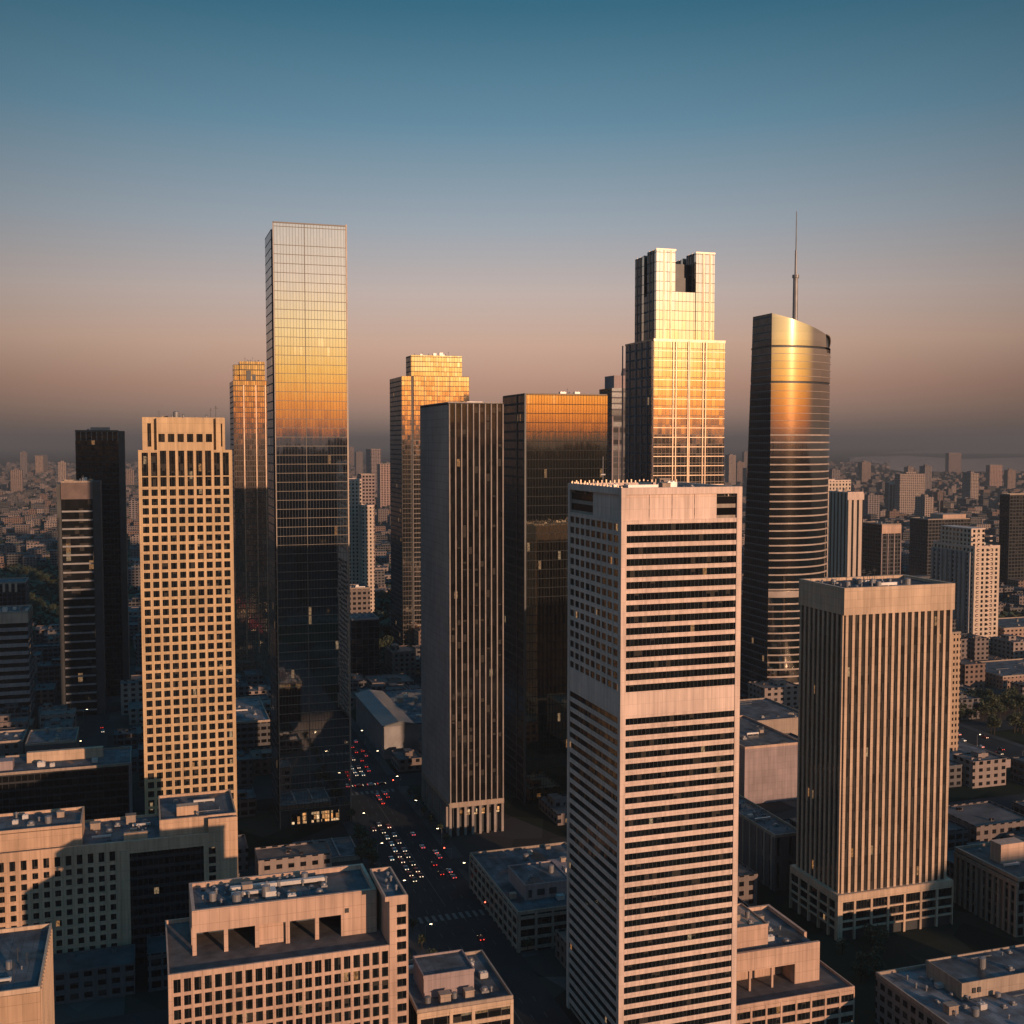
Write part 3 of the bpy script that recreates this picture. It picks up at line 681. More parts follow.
# ---- L: right hand tower with vertical strips
x, y, W, L, z = blk(845, 588, 442, 953, 801); claim(x-2, y-2, W+4, L+4, z)
t = thing('striped_tower', 'tan stone tower with vertical window strips and a plain top band on a columned base', 'tower', (x, y, 0))
MB().box(.4, W-.4, .4, L, 0, z-1.2).build('wall', facade('striped_rear', (.12, .11, .10), (.03, .03, .035), 3.0, 60, (.35, 1), (0, 1), spec=.2, lit=0), t)
strips_and_fins(t, W, 'F', W, 16, 18.4, z-10.6, 1.15, M['stone_tan'], M['strip_pale'], .55, .9)
strips_and_fins(t, W, 'L', L, 9, 18.4, z-10.6, 1.15, M['stone_tan'], M['strip_pale'], .55, .9)
MB().ring(-.6, W+.6, -.6, L+.6, z-10.6, z, 1.4).build('top_band', M['stone_tan'], t)
MB().box(.8, W-.8, .8, L-.8, z-1.9, z-1.6).build('roof', M['roof'], t)
clutter(t, 3, W-12, 3, L-4, z-1.6, 20, s=1.1); clutter(t, 3, W-10, 3, L-4, z-1.6, 8, ('antenna', 'tank'), 1.1)
e = 2.; g = MB(); bx = []; nc = 7; cp = (W+2*e)/nc
g.box(-e, W+e, -e, .3, 15.4, 18.2); g.box(-e, .3, .3, L+e, 15.4, 18.2); g.box(W-.3, W+e, .3, L+e, 15.4, 18.2); g.box(-e+.2, W+e-.2, -e+.2, L+e-.2, 17.6, 18.4)
for i in range(nc+1): c = -e+i*cp; g.box(max(-e, c-.5), min(W+e, c+.5), -e-.05, .2, 0, 15.4)
for i in range(6): c = -e+i*(L+2*e)/5; g.box(-e-.05, .2, max(-e+.02, c-.5), min(L+e, c+.5), 0, 15.4)
for zz in (11.4, 7.6, 4.4): g.box(-e+.05, W+e-.05, -e+.1, .1, zz-.35, zz+.35); g.box(-e+.1, .1, -e+.2, L+e-.2, zz-.35, zz+.35)
for a, b in ((11.75, 15.4), (7.95, 11.05), (4.75, 7.25)):
    for i in range(nc): bx.append((-e+i*cp+.5, -e+(i+1)*cp-.5, -e+.7, -e+.85, a, b))
    for i in range(5): w = (L+2*e)/5; bx.append((-e+.7, -e+.85, -e+i*w+.5, -e+(i+1)*w-.5, a, b))
g.build('base_columns', M['stone_tan'], t); panes(t, bx, M['pane'])
MB().box(-e+.9, W+e-.9, -e+.9, L+e-.9, 0, 17.5).build('base_core', M['dark_metal'], t)

# ---- M: peach block with loggia, bottom of the picture
x, y, W, L, z = blk(168, 975, 290, 408, None, 36); claim(x, y, W, L, 75)
t = thing('office_block', 'peach concrete block with square windows and a rooftop loggia between dark streets', 'building', (x, y, 0))
wm = M['stone_peach']; bay = ext((x, y, 60), 389.5, (1, 0, 0)); zU = at(392, 897, 308)[2]; zB = at(192, 915, 301)[2]; zO = at(192, 937.5, 301)[2]
MB().box(.35, W-.3, .4, L, 0, z-1.6).build('wall', wm, t)
MB().box(bay+.2, W-.3, .4, 22, z-1.6, zU-1.2).build('bay_wall', wm, t)
nc = 22; mg = .9; cp = (bay-mg)/nc; g = MB(); bx = []; rp = 3.6; zt = z-1.5
for i in range(nc+1): c = mg+i*cp-.0; g.box(0 if i == 0 else c-.4, c+.4, -.12, .45, 0, zt)
for j in range(int(zt/rp)+1):
    z0 = zt-j*rp; g.box(.05, bay+.3, -.06, .43, z0-.95 if j else z0-.01, z0)
    if z0 < 4: break
    for i in range(nc): bx.append((mg+i*cp+.4, mg+(i+1)*cp-.4, .2, .3, z0-2.65-.95+.95, z0-.01 if j == 0 else z0-.95))
g.box(0, bay, -.14, .5, zt, z)
bx = []
for j in range(int(zt/rp)):
    z0 = zt-j*rp
    for i in range(nc): bx.append((mg+i*cp+.4, mg+(i+1)*cp-.4, .15, .28, z0-rp, z0-(.95 if j else 0.01)))
g.build('window_grid', wm, t)
# right bay, taller, one column of windows
g = MB(); c0, c1 = bay+2.0, bay+4.6; bxb = []
g.box(bay, c0, -.3, .4, 0, zU); g.box(c1, W, -.3, .4, 0, zU); nb = int((zU-2)/3.5)
for j in range(nb):
    z1 = zU-2.3-j*3.5; z0 = z1-2.2
    if z0 < 1: break
    g.box(c0, c1, -.3, .4, z1, (zU if j == 0 else z1+1.3)); bxb.append((c0, c1, .1, .2, z0, z1))
g.build('bay_front', wm, t)
panes(t, bx+bxb, M['pane'])
MB().box(.5, bay, .5, L-.4, z-1.6, z-1.1).build('terrace', M['gravel'], t)
MB().box(0, .4, .5, L, z-1.6, z).box(.4, bay, L-.4, L, z-1.6, z).build('parapet', wm, t)
roof_top(t, bay-1.2, W-.1, -.28, 22, zU+.2, wm, 1.0, .45, 0); clutter(t, bay, W-1, 2, 20, zU-.8, 4)
bx0 = ext((x, y+12, 66), 192, (1, 0, 0)); bx1 = ext((x, y+12, 66), 376.5, (1, 0, 0)); y0, y1 = 12., 33.
UW = bx1-bx0; g = MB()
g.box(bx0, bx1, y0, y0+.9, zO, zB)
sol = bx0+UW*.80; g.box(sol, bx1, y0+.05, y0+.9, z-1.1, zO)
for f in (0., .165, .33, .495, .655): g.box(bx0+UW*f, bx0+UW*f+1.1, y0+.02, y0+.9, z-1.1, zO)
g.box(bx0, bx0+.9, y0+.9, y1, zO, zB); g.box(bx1-.9, bx1, y0+.9, y1, z-1.1, zB); g.box(bx0+.9, bx1-.9, y1-.9, y1, z-1.1, zB)
g.box(bx0, bx0+.9, y0+7, y1-.9, z-1.1, zO)
g.build('loggia', wm, t)
MB().box(bx0+.9, bx1-.9, y0+14, y0+14.6, z-1.1, zO+.2).build('loggia_back_wall', M['roof'], t)
MB().box(bx0+UW*.345, bx0+UW*.49, y0+1.5, y0+1.9, z-1.1, zO).build('lit_reflection_panel', M['stone_peach'], t)  # panel stands in for a lit inner wall reflected in the glazed opening
MB().box(bx0+.9, bx1-.9, y0+.9, y1-.9, zB-2.0, zB-1.4).build('roof', M['roof'], t)
clutter(t, bx0+2, bx0+UW*.78, y0+2, y1-2, zB-1.4, 24)
MB().box(bx0+UW*.22, bx0+UW*.75, 25, 26.5, zB-.9, zB+.2).box(bx0+UW*.22, bx0+UW*.4, 21.5, 22.6, zB-.9, zB-.1).box(bx0+UW*.4, bx0+UW*.46, 18, 22, zB-1.4, zB+.5).build('duct', M['white_metal'], t)
MB().box(sol+1.0, sol+2.2, y0-.06, y0+.1, zO+.4, zO+1.7).build('window', M['dark_metal'], t)

# ---- N: long block on the left with a dark glass recess
x, y, W, L, z = blk(-40, 858, 400, 208, None, 30)
xr = ext((x, y, 50), 237.5, (1, 0, 0)); claim(x, y, xr, L+6, 57)
t = thing('office_block', 'long tan block with small windows and a tall black glass recess in its front', 'building', (x, y, 0))
wm = walls('orange_stone', (.50, .34, .235), 3.7, 3.7)
f2 = lambda u, zz=45: ext((x, y, zz), u, (1, 0, 0))
g0, g1, g2, g3, g4 = f2(120.5), f2(129.5), f2(203.5), f2(208.5), f2(215.5)
MB().box(.3, xr-.3, .6, L, 0, z-1.3).build('wall', wm, t)
g = MB(); bx = []; rp = 3.7; nc = int((g0-1)/3.72); cp = (g0-1.)/nc; zt = z-3.2
for i in range(nc+1): c = i*cp; g.box(max(0, c-.9), min(g0+.9, c+.9), -.05, .7, 0, zt)
for j in range(int(zt/rp)+1):
    z0 = zt-j*rp; g.box(.05, g0, 0, .68, z0-1.45 if j else z0-.1, z0)
    for i in range(nc): bx.append((i*cp+.9, (i+1)*cp-.9, .25, .4, z0-rp, z0-(1.45 if j else .1)))
g.box(0, g1, -.1, .7, zt, z); g.box(g0, g1, -.5, .7, 0, zt); g.box(g1, g3, -.5, .7, z-4.6, z); g.box(g2, g3, -.5, .7, 0, z-4.6)
g.build('window_grid', wm, t)
g = MB(); zR = at(236, 820, 427)[2]+.6
g.box(g4, xr, -.3, .5, 0, zR); g.box(g3, g4, -.1, .5, z-5.6, zR); 
for j in range(13):
    z1 = z-5.6-j*3.6
    if z1 < 3: break
    g.box(g3+.01, g4, -.1, .5, z1-3.6, z1-2.6); bx.append((g3, g4, .1, .2, z1-2.6, z1))
g.box(f2(160), g3, 4, 4.6, z-1.2, zR); g.box(f2(160), g3, -.1, .5, z-.2, z+.1)
g.build('end_wall', wm, t)
panes(t, bx, M['pane'])
MB().box(g1, g2, .3, .6, 0, z-4.6).build('glass_recess', facade('recess_glass', (.02, .022, .025), (.035, .042, .05), 1.9, 3.7, (.06, .94), (.25, .9), .3, .12, .02, .002), t)
MB().box(.4, f2(160), .7, L-.4, z-1.4, z-1.0).build('roof', M['roof'], t); MB().box(0, f2(160), L-.4, L, z-1.3, z).build('parapet', wm, t)
roof_top(t, f2(160), xr, 4.6, L+6, zR, wm, 1.0, .5, 3); MB().box(g3, xr, .5, 4.6, zR-1.3, zR-.9).build('roof', M['roof'], t)
MB().box(f2(160), xr-.2, 4.8, L+6, 0, zR-1.3).build('rear_wall', wm, t)
MB().box(f2(178), f2(200), 10, 14, zR-1, zR+2.6).build('roof_house', wm, t)
ub1 = f2(82); zU2 = z+7.4
MB().box(f2(-30), ub1, 2.6, 24, z-1, zU2-1.1).build('upper_box', wm, t); roof_top(t, f2(-30), ub1, 2.6, 24, zU2, wm, 1., .6, 7)
clutter(t, ub1+1, f2(155), 3, L-3, z-1, 13)
MB().box(f2(124), f2(148), 2, 3.4, z-1, z+2.2).build('roof_screen', wm, t)

# ---- O: corner roof, bottom left
x, y, W, L, z = blk(-60, 1000, 258, 40, None, 38); claim(x, y, W, L, z)
t = thing('office_block', 'plain tan block with a smooth blue-grey roof at the corner of the picture', 'building', (x, y, 0))
MB().box(0, W, 0, L, 0, z-1.2).build('wall', walls('orange_plain', (.44, .3, .2), 4.2, 3.2), t)
roof_top(t, 0, W, 0, L, z, M['stone_tan'], 1.0, .5, 0); clutter(t, W-14, W-3, 5, 20, z-1, 5, ('vent', 'tank', 'duct', 'antenna'), .8)
g = MB()
for k in range(18): g.box(W, W+.25, 1+k*2.05, 1.9+k*2.05, 0, z-1)
g.build('side_ribs', M['stone_tan'], t)

# ---- generic hand placed blocks
def simple(name, label, cat, uc, v, D, ur, ul=None, L=30., mat=None, par=1., n=3, wallm='stone_low', extras=None, group=None, roofm='roof', cl=True):
    x, y, W, L, z = blk(uc, v, D, ur, ul, L)
    if cl: claim(x, y, W, L, z)
    t = thing(name, label, cat, (x, y, 0), group)
    MB().box(0, W, 0, L, 0, z-par-.3).build('wall', mat, t)
    roof_top(t, -.05, W+.05, -.05, L+.05, z, M[wallm] if isinstance(wallm, str) else wallm, par, .5, n, roofm)
    if extras: extras(t, x, y, W, L, z)
    return t, x, y, W, L, z
# P
def exP(t, x, y, W, L, z):
    MB().box(4, W-10, 8, 22, z-1, z+5.5).build('penthouse', M['stone_mauve'], t); roof_top(t, 3.8, W-9.8, 7.8, 22.2, z+6.2, M['stone_mauve'], .6, .4, 0)
    g = MB(); bx = []
    for j in range(6): g.box(.05, W-.05, -.35, .05, z-3.-j*4., z-1.7-j*4.)
    for u in (0, W*.33, W*.56, W-1): g.box(u, u+1, -.5, .05, 0, z-1.1)
    g.box(0, W, -.45, .05, z-1.7, z-1.05); g.build('front_frame', M['stone_tan'], t)
    clutter(t, W-9, W-2, 4, L-3, z-1, 3); clutter(t, 2, W-10, 3, 7, z-1, 3)
simple('low_building', 'low tan building with wide window bays and a pink penthouse by the avenue', 'building', 417, 1010, 330, 513, None, 33,
       facade('wide_bays', (.07, .065, .06), (.028, .033, .04), 4.2, 4., (.02, .98), (0, 1), 0, .12, .02, .01), n=5, extras=exP)
# Q
def exQ(t, x, y, W, L, z):
    MB().box(7, 26, 12, 34, z-1, z+4.5).build('penthouse', M['stone_mauve'], t); roof_top(t, 6.8, 26.2, 11.8, 34.2, z+5.2, M['stone_mauve'], .5, .4, 3)
    MB().box(12, 15, 11.7, 12, z+.6, z+3).box(17, 20, 11.7, 12, z+.6, z+3).box(8.3, 9.6, 11.7, 12, z, z+3).build('penthouse_window', M['dark_metal'], t)
    MB().box(26.3, 46, 18, 40, z-1, z+3.4).build('plant_room', M['stone_mauve'], t); clutter(t, 27, 44, 19, 38, z+3.4, 5)
    g = MB()
    for j in range(6): g.box(.02, W, -.3, .05, z-3.2-j*4, z-2.-j*4); g.box(-.3, .05, 0, L, z-3.2-j*4, z-2.-j*4)
    for k in range(8): g.box(min(k*6.8, W-1), min(k*6.8, W-1)+1, -.42, .05, 0, z-1.1)
    for k in range(12): g.box(-.4, .05, k*(L-1)/11, k*(L-1)/11+.8, 0, z-1.1)
    g.build('facade_frame', M['stone_low'], t)
dark_bays = facade('dark_bays', (.05, .05, .05), (.025, .03, .036), 3., 4., (.03, .97), (0, 1), 0, .12, .02, .005)
simple('low_building', 'dark flat-roofed building with two roof huts between the avenue and the banded tower', 'building', 518, 912, 430, 625, 470, mat=dark_bays, n=6, extras=exQ)
# R bottom right roof
def exR(t, x, y, W, L, z):
    a = gp(962, 985, 21)[0]-x; b0 = gp(962, 985, 21)[1]-y
    MB().box(a, W, b0, L-6, z-1, z+3.9).build('penthouse', M['stone_low'], t); roof_top(t, a-.2, W+.1, b0-.2, L-5.8, z+4.6, M['stone_low'], .6, .4, 4)
    MB().box(a+4, a+5.2, b0-.4, b0, z+.8, z+2.4).box(a+6, a+7.2, b0-.4, b0, z+.8, z+2.4).build('penthouse_window', M['dark_metal'], t)
p = gp(876, 972, 17)
x0, y1_, zr_ = p[0], p[1], 17.
t = thing('low_building', 'wide flat-roofed building with ducts and a penthouse below the striped tower', 'building', (x0, y1_-75, 0)); claim(x0, y1_-75, 70, 75, 17)
MB().box(0, 70, 0, 75, 0, 15.7).build('wall', facade('grey_blocks', (.2, .175, .16), (.03, .035, .04), 4., 3.8, (.2, .8), (.25, .8)), t)
roof_top(t, -.1, 70.1, -.1, 75.1, 17, M['stone_low'], 1., .6, 12, 'roof_pale'); clutter(t, 4, 32, 40, 72, 16., 16); exR(t, x0, y1_-75, 70, 75, 17)
# S older building, right edge
p = gp(955, 847, 24)
sx, sy = gp(1018, 878, 24)[:2]; SL = p[1]-sy
t = thing('old_building', 'older brown stone building with rooftop huts and tall arched bays at the right edge', 'building', (sx, sy, 0)); claim(sx, sy, 60, SL, 30)
MB().box(0, 60, 0, SL, 0, 23).build('wall', facade('old_stone', (.17, .13, .1), (.02, .022, .026), 4.4, 4.6, (.22, .78), (.12, .82), blinds=.1), t)
roof_top(t, -.5, 60, -.5, SL, 24.2, M['stone_low'], 1.1, .8, 6, 'gravel')
MB().box(6, 18, SL*.45, SL*.62, 23, 31).build('roof_hut', M['stone_peach'], t); MB().box(22, 40, SL*.40, SL*.6, 23, 29).build('roof_hut', M['stone_tan'], t)
g = MB()
for k in range(12): g.box(-.5, .05, k*(SL-1.2)/11, 1.2+k*(SL-1.2)/11, 0, 20.5)
g.box(-.8, .05, -.6, SL, 20.5, 22.); g.build('pilasters', M['stone_low'], t)
# W dark glass block
def exW(t, x, y, W, L, z):
    f = lambda u: ext((x, y+14, z), u, (1, 0, 0))
    MB().box(f(26), f(103), 19, 22, z-1, z+4.4).build('roof_wall', M['stone_tan'], t)
    MB().box(W-1.2, W+.3, -.5, 1, 0, z).build('corner_column', M['stone_mauve'], t); clutter(t, f(30), f(60), 6, 12, z-1, 3, ('ac_unit',), 1.2); clutter(t, f(90), f(102), 6, 12, z-1, 2, ('ac_unit',), 1.4)
    MB().box(f(0)-30, f(14), 8, 16, z-1, z+3.6).build('plant_room', M['stone_mauve'], t)
simple('dark_glass_block', 'low black glass block with a lit roof wall in front of the banded towers', 'building', -60, 778, 560, 131, None, 34,
       facade('black_low_glass', (.02, .022, .025), (.022, .026, .03), 3., 4., (.04, .96), (.15, .9), .3, .2, .01, .0), n=0, extras=exW)
# BB
simple('low_building', 'small flat-roofed block with a pale roof patch behind the black glass block', 'building', 25, 744, 650, 76, None, 34, facade('bb', (.09, .085, .085), (.03, .03, .035), 5, 5, (.3, .7), (.3, .7), lit=0), n=5)
simple('low_building', 'flat dark roof with plant equipment left of the small pale-roofed block', 'building', -50, 745, 655, 23, None, 26, facade('bb2', (.12, .1, .095), (.03, .03, .035), 5, 5, (.3, .7), (.3, .7), lit=0), n=7)
# X
def bands(t, W, L, z, ph, h, m, z0=2., sides=('F', 'L'), d=.4, top=0.):
    g = MB(); zz = z-top-ph
    while zz > z0:
        for s in sides:
            ln = W if s == 'F' else L
            g.box(*fb(W, s, -.0 if s == 'F' else .05, ln, zz, zz+h, -.05, d if s == 'F' else d-.01))
        zz -= ph
    g.build('floor_bands', m, t)
def exX(t, x, y, W, L, z): bands(t, W, L, z, 5.6, 2.6, M['stone_mauve'], sides=('F', 'R'), top=2.5); MB().box(-.3, W+.4, -.45, L, z-8, z-1.25).build('top_band', M['stone_peach'], t); clutter(t, W-20, W-1, 3, 20, z-1, 6)
simple('banded_block', 'beige block striped with dark window bands at the far left edge', 'building', -40, 614, 787, 27.5, None, 35, facade('xb', (.05, .05, .05), (.025, .03, .035), 3, 5.6, (0, 1), (0, 1), 0, .15, .02, .006), extras=exX)
# Y
def exY(t, x, y, W, L, z):
    bands(t, W, L, z, 6.2, 1.2, M['grey_metal'], sides=('F',), top=16)
    MB().box(-.3, W+.3, -.5, L, z-13, z-1.35).build('top_band', plain('brown_band', (.16, .12, .11)), t)
    MB().box(W+.1, W+5.5, .5, L, 0, z-.5).build('side_wing', M['dark_metal'], t); MB().box(-3.2, -.2, 1, L, 0, z-2).build('side_wing', M['dark_metal'], t); clutter(t, W*.6, W-1, 4, 20, z-1, 6, ('antenna', 'ac_unit'))
simple('office_tower', 'dark tower with a plain brown top band and thin floor lines', 'tower', 61, 481, 810, 92, None, 30, facade('yb', (.04, .04, .042), (.025, .03, .035), 3, 6.2, (0, 1), (0, 1), 0, .15, .02, .006), extras=exY)
# Z
def exZ(t, x, y, W, L, z):
    g = MB()
    for k in range(9): g.box(k*(W-.4)/8, .4+k*(W-.4)/8, -.4, .05, z-8, z-1.3)
    g.build('top_louvres', M['grey_metal'], t); MB().box(W+.1, W+4.6, .4, L, 0, z-.6).build('side_wing', M['dark_metal'], t)
    g = MB().ring(W*.35, W*.8, 5, 18, z-1, z+2.2, .5).build('roof_screen', M['grey_metal'], t)
simple('glass_tower', 'plain near-black glass tower left of the gold stone tower', 'tower', 75, 430, 870, 118, None, 30, facade('zb', (.015, .018, .022), (.025, .032, .038), 2.5, 4.2, (.05, .95), (.15, .95), .4, .15, .01, .003), wallm='dark_metal', extras=exZ)
# AA
simple('office_block', 'dark block with a row of pale roof columns behind the beige striped block', 'building', -40, 584, 1050, 25, None, 40,
       facade('aa', (.035, .035, .04), (.03, .035, .04), 4, 4, (.1, .9), (.1, .9), lit=.001), extras=lambda t, x, y, W, L, z: [MB().box(-.5+k*5.2, 1.6+k*5.2, -.8, 0, z-9, z-1).build('roof_column', M['stone_peach'], t) for k in range(int(W/5.2))])
# U group between centre tower and right tower
def exU(t, x, y, W, L, z): clutter(t, 1, W-1, 4, L-4, z-1, 14); [MB().box(-.4, .05, 2+k*6.2, 3+k*6.2, 0, z-1.2).build('pilaster', M['stone_low'], t) for k in range(int(L/6.2))]
simple('low_building', 'dark block with a cluttered roof beside the striped tower base', 'building', 775, 835, 490, 803, 700, mat=facade('ub', (.12, .1, .1), (.03, .03, .035), 6, 14, (.4, .6), (.1, .9), lit=0), n=0, extras=exU)
simple('low_building', 'grey sloping-walled hall with a lit roof edge between two towers', 'building', 745, 747, 610, 803, 690, mat=M['stone_mauve'], n=6, wallm='stone_peach')
simple('low_building', 'low roof with a pale air handler below the curved tower', 'building', 742, 722, 705, 812, 700, mat=M['stone_low'], n=6)
# V hall with metal roof beyond the avenue
x, y, W, L, z = blk(384, 722, 700, 470, 356); y += 0; claim(x, y, W, L, z)
t = thing('market_hall', 'long low hall with a shallow metal roof along the avenue', 'building', (x, y, 0))
MB().box(0, W, 0, L, 0, z-2.5).build('wall', M['grey_metal'], t)
g = MB(); r = 9.
g.face([(-1, -1, z-2.5), (r, -1, z), (r, L, z), (-1, L, z-2.5)]); g.face([(-1, -1, z-2.9), (r, -1, z-.4), (r, -1, z), (-1, -1, z-2.5)]); g.face([(r, -1, z), (19, -1, z-2), (19, L, z-2), (r, L, z)])
g.face([(-1, -1, z-2.9), (19, -1, z-2.9), (19, -1, z-2), (r, -1, z)]); g.face([(-1, -1, z-2.5), (-1, L, z-2.5), (-1, L, z-3.5), (-1, -1, z-3.5)])
g.build('roof', plain('standing_seam_roof', (.12, .13, .14), .5, .3, .2), t)
MB().box(19.2, W, 0, L, z-3, z-2.4).build('flat_roof', M['roof'], t); clutter(t, 20, W-2, 3, L-3, z-2.4, 16)
# more hand placed blocks in the middle ground
simple('low_building', 'low block with a blue-grey roof between the gold stone tower and tallest skyscraper', 'building', 236, 722, 700, 270, None, 70, facade('oo', (.08, .08, .085), (.03, .03, .035), 4, 4, (.1, .9), (.3, .8), lit=.003), n=6, roofm='roof_pale')
simple('glass_block', 'small dark glass block with a pale frame beyond the tallest skyscraper', 'building', 352, 619, 930, 379, None, 30, facade('nn', (.03, .03, .035), (.03, .035, .045), 5, 5, (.05, .95), (.05, .95), .4, .1, .02, .006), wallm='grey_metal', n=4)
simple('low_building', 'brown block behind the small dark glass block', 'building', 350, 588, 1120, 370, None, 30, facade('nn2', (.16, .13, .12), (.03, .035, .045), 5, 5, (.2, .8), (.3, .8)), n=5)
# pavilion in front of the tallest tower
def exPP(t, x, y, W, L, z): [MB().box(k*W/3-.3, k*W/3+.3, 1, L, z, z+.35).build('roof_beam', M['grey_metal'], t) for k in (1, 2)]
simple('pavilion', 'low glass-roofed pavilion in front of the tallest skyscraper', 'pavilion', 300, 861, 520, 360, None, 26, M['stone_low'], par=.4, n=0, wallm='grey_metal', extras=exPP)

# ---- residential pair and others
res = facade('cream_flats', (.52, .42, .34), (.04, .04, .045), 4.2, 4.3, (.3, .72), (.2, .75), blinds=.3, lit=.001)
res2 = facade('cream_flats_wide', (.55, .44, .35), (.04, .04, .045), 5.2, 4.4, (.25, .75), (.2, .8), blinds=.3, lit=.001)
shade = facade('grey_flats', (.13, .13, .14), (.025, .03, .035), 4.4, 4.3, (.2, .8), (.2, .8), lit=.001)
simple('apartment_tower', 'slim cream apartment tower seen between the tallest skyscraper and the golden-crowned tower', 'apartment block', 346, 479, 1300, 361.5, None, 26, res, n=3, wallm='stone_pale', par=2.)
simple('apartment_tower', 'lower cream apartment tower standing against its taller slim twin', 'apartment block', 362.5, 505, 1290, 374, None, 26, res, n=3, wallm='stone_pale', par=2.)
simple('apartment_tower', 'brown apartment tower behind the cream twin towers', 'apartment block', 361, 474, 1560, 374.5, None, 26, facade('cc3', (.26, .2, .19), (.04, .04, .045), 4.4, 4.6), n=3)
def exGG(t, x, y, W, L, z):
    MB().box(0.5, W*.55, 6, L-10, z-1.3, z+15).build('upper_storeys', res2, t); MB().box(.3, W*.58, 5.8, L-9.8, z+15, z+16).build('upper_parapet', M['stone_pale'], t)
    g = MB()
    for k in range(24): g.box(W*.55, W*.65, -1.4, .05, 6+k*4.4, 7.2+k*4.4); g.box(W*.08, W*.18, -1.0, .05, 6+k*4.4, 7.2+k*4.4)
    g.build('balconies', M['stone_pale'], t)
    for k in range(9): MB().box(-2.2, 0, 4+k*L/9, 6.5+k*L/9, 3, z-6).build('stair_bay', M['stone_grey'], t)
simple('apartment_tower', 'tall cream apartment tower with a grey side wall right of the striped tower', 'apartment block', 975, 546, 1073, 1000, 933, mat=res2, n=5, wallm='stone_pale', extras=exGG)
def exDD(t, x, y, W, L, z):
    MB().box(-.5, W+.5, -.6, 0, z-8, z-1.4).build('top_band', M['stone_pale'], t)
simple('apartment_tower', 'cream tower with a blue glass flank behind the curved tower', 'apartment block', 848, 492, 1150, 863.5, 829, mat=facade('dd', (.5, .4, .33), (.03, .035, .045), 6.2, 40, (.35, .75), (0, 1), .2, .2), n=3, wallm='stone_pale', extras=exDD)
simple('apartment_tower', 'pink-topped block peeking out behind the blue glass flank', 'apartment block', 828, 480, 1290, 851, None, 30, res, n=3, wallm='stone_pale')
def exEE(t, x, y, W, L, z):
    g = MB()
    for k in range(10): g.box(k*(W-2)/9, 2+k*(W-2)/9, -1.5, .05, 4, z-7)
    g.box(-.2, W+.2, -1.6, .05, z-7, z-1.4).build('pilasters', M['stone_pale'], t)
simple('office_block', 'lit cream slab with close vertical piers in the middle distance', 'building', 889, 482, 3100, 918.5, 885, mat=facade('ee', (.2, .16, .14), (.04, .04, .045), 5, 4, (.2, .8), (.2, .8), lit=0), n=4, wallm='stone_pale', extras=exEE)
def exFF(t, x, y, W, L, z):
    MB().box(-.2, W+.2, -.6, .05, z-11, z-1.4).build('top_band', M['stone_peach'], t); [MB().box(k*W/3-.5, k*W/3+.5, -.5, .05, 3, z-11).build('pier', M['stone_mauve'], t) for k in range(4)]
simple('office_block', 'dark block with a pink top band behind the striped tower', 'building', 882, 524, 1300, 901, 860, mat=facade('ff', (.05, .05, .055), (.03, .035, .04), 5, 4.5, (.1, .9), (.2, .9), .3, .2), n=4, extras=exFF)
def exII(t, x, y, W, L, z): MB().box(W*.4, W*.95, 4, 30, z-1, z+5).build('penthouse', M['stone_peach'], t); MB().bar((W*.5, 20, z), (W*.5, 20, z+32), .8).build('antenna', M['grey_metal'], t)
simple('office_block', 'dark block with a lit penthouse and thin mast left of the tall cream apartment tower', 'building', 928, 519, 1500, 970, 910, mat=facade('ii', (.05, .05, .055), (.03, .035, .04), 5, 4.5, (.1, .9), (.2, .9), .3, .2, lit=.002), n=4, extras=exII)
simple('office_block', 'dark slab filling the right edge beside the tall cream apartment tower', 'building', 1010, 494, 1500, 1100, 1000, mat=facade('hh', (.025, .027, .03), (.025, .03, .035), 5, 4.5, (.1, .9), (.2, .9), .3, .2, lit=.001), n=4)
simple('apartment_tower', 'far brown twin slab standing near the river', 'apartment block', 949, 453, 7400, 961.5, 945.5, mat=facade('jj', (.22, .17, .16), (.04, .04, .045), 6, 5), n=0)
simple('apartment_tower', 'far pink tower standing against the river water', 'apartment block', 990, 465, 5000, 1002.5, 986, mat=facade('jj2', (.34, .23, .2), (.04, .04, .045), 8, 5), n=0)
simple('apartment_tower', 'narrow sunlit orange block just right of the striped tower', 'apartment block', 951, 632, 700, 961, None, 20, facade('kk', (.40, .28, .19), (.03, .03, .03), 2.4, 3.8, (.3, .8), (.3, .8)), n=2)
simple('low_building', 'brick mansion block behind the trees at the right edge', 'apartment block', 1003, 676, 900, 1075, 955, mat=facade('ll', (.27, .18, .14), (.03, .03, .035), 3.8, 3.8, (.3, .7), (.3, .75)), n=6)
simple('low_building', 'taller brick block with a lit upper wall beyond the mansion block', 'apartment block', 1004, 628, 1080, 1075, 966, mat=facade('ll2', (.32, .22, .17), (.03, .03, .035), 4.8, 3.8, (.25, .75), (.3, .75)), n=6)
simple('low_building', 'wide plain grey roof beside the wide road at right', 'building', 955, 765, 670, 1012, None, 55, M['stone_mauve'], n=0, par=.4, roofm='roof_pale')
simple('apartment_tower', 'far sunlit tan block rising over the rooftops on the left skyline', 'apartment block', 40, 455, 7600, 47.5, 35, mat=facade('ml', (.36, .25, .19), (.04, .04, .045), 8, 5), n=0)
simple('apartment_tower', 'hazy mauve slab behind the cream twin towers', 'apartment block', 371, 449, 4200, 381, 366, mat=facade('m2', (.25, .2, .2), (.04, .04, .045), 8, 5), n=0)
simple('apartment_tower', 'hazy pink tower just left of the golden-crowned tower', 'apartment block', 380, 464, 3300, 393, 377, mat=facade('m3', (.36, .25, .22), (.04, .04, .045), 8, 5), n=0)
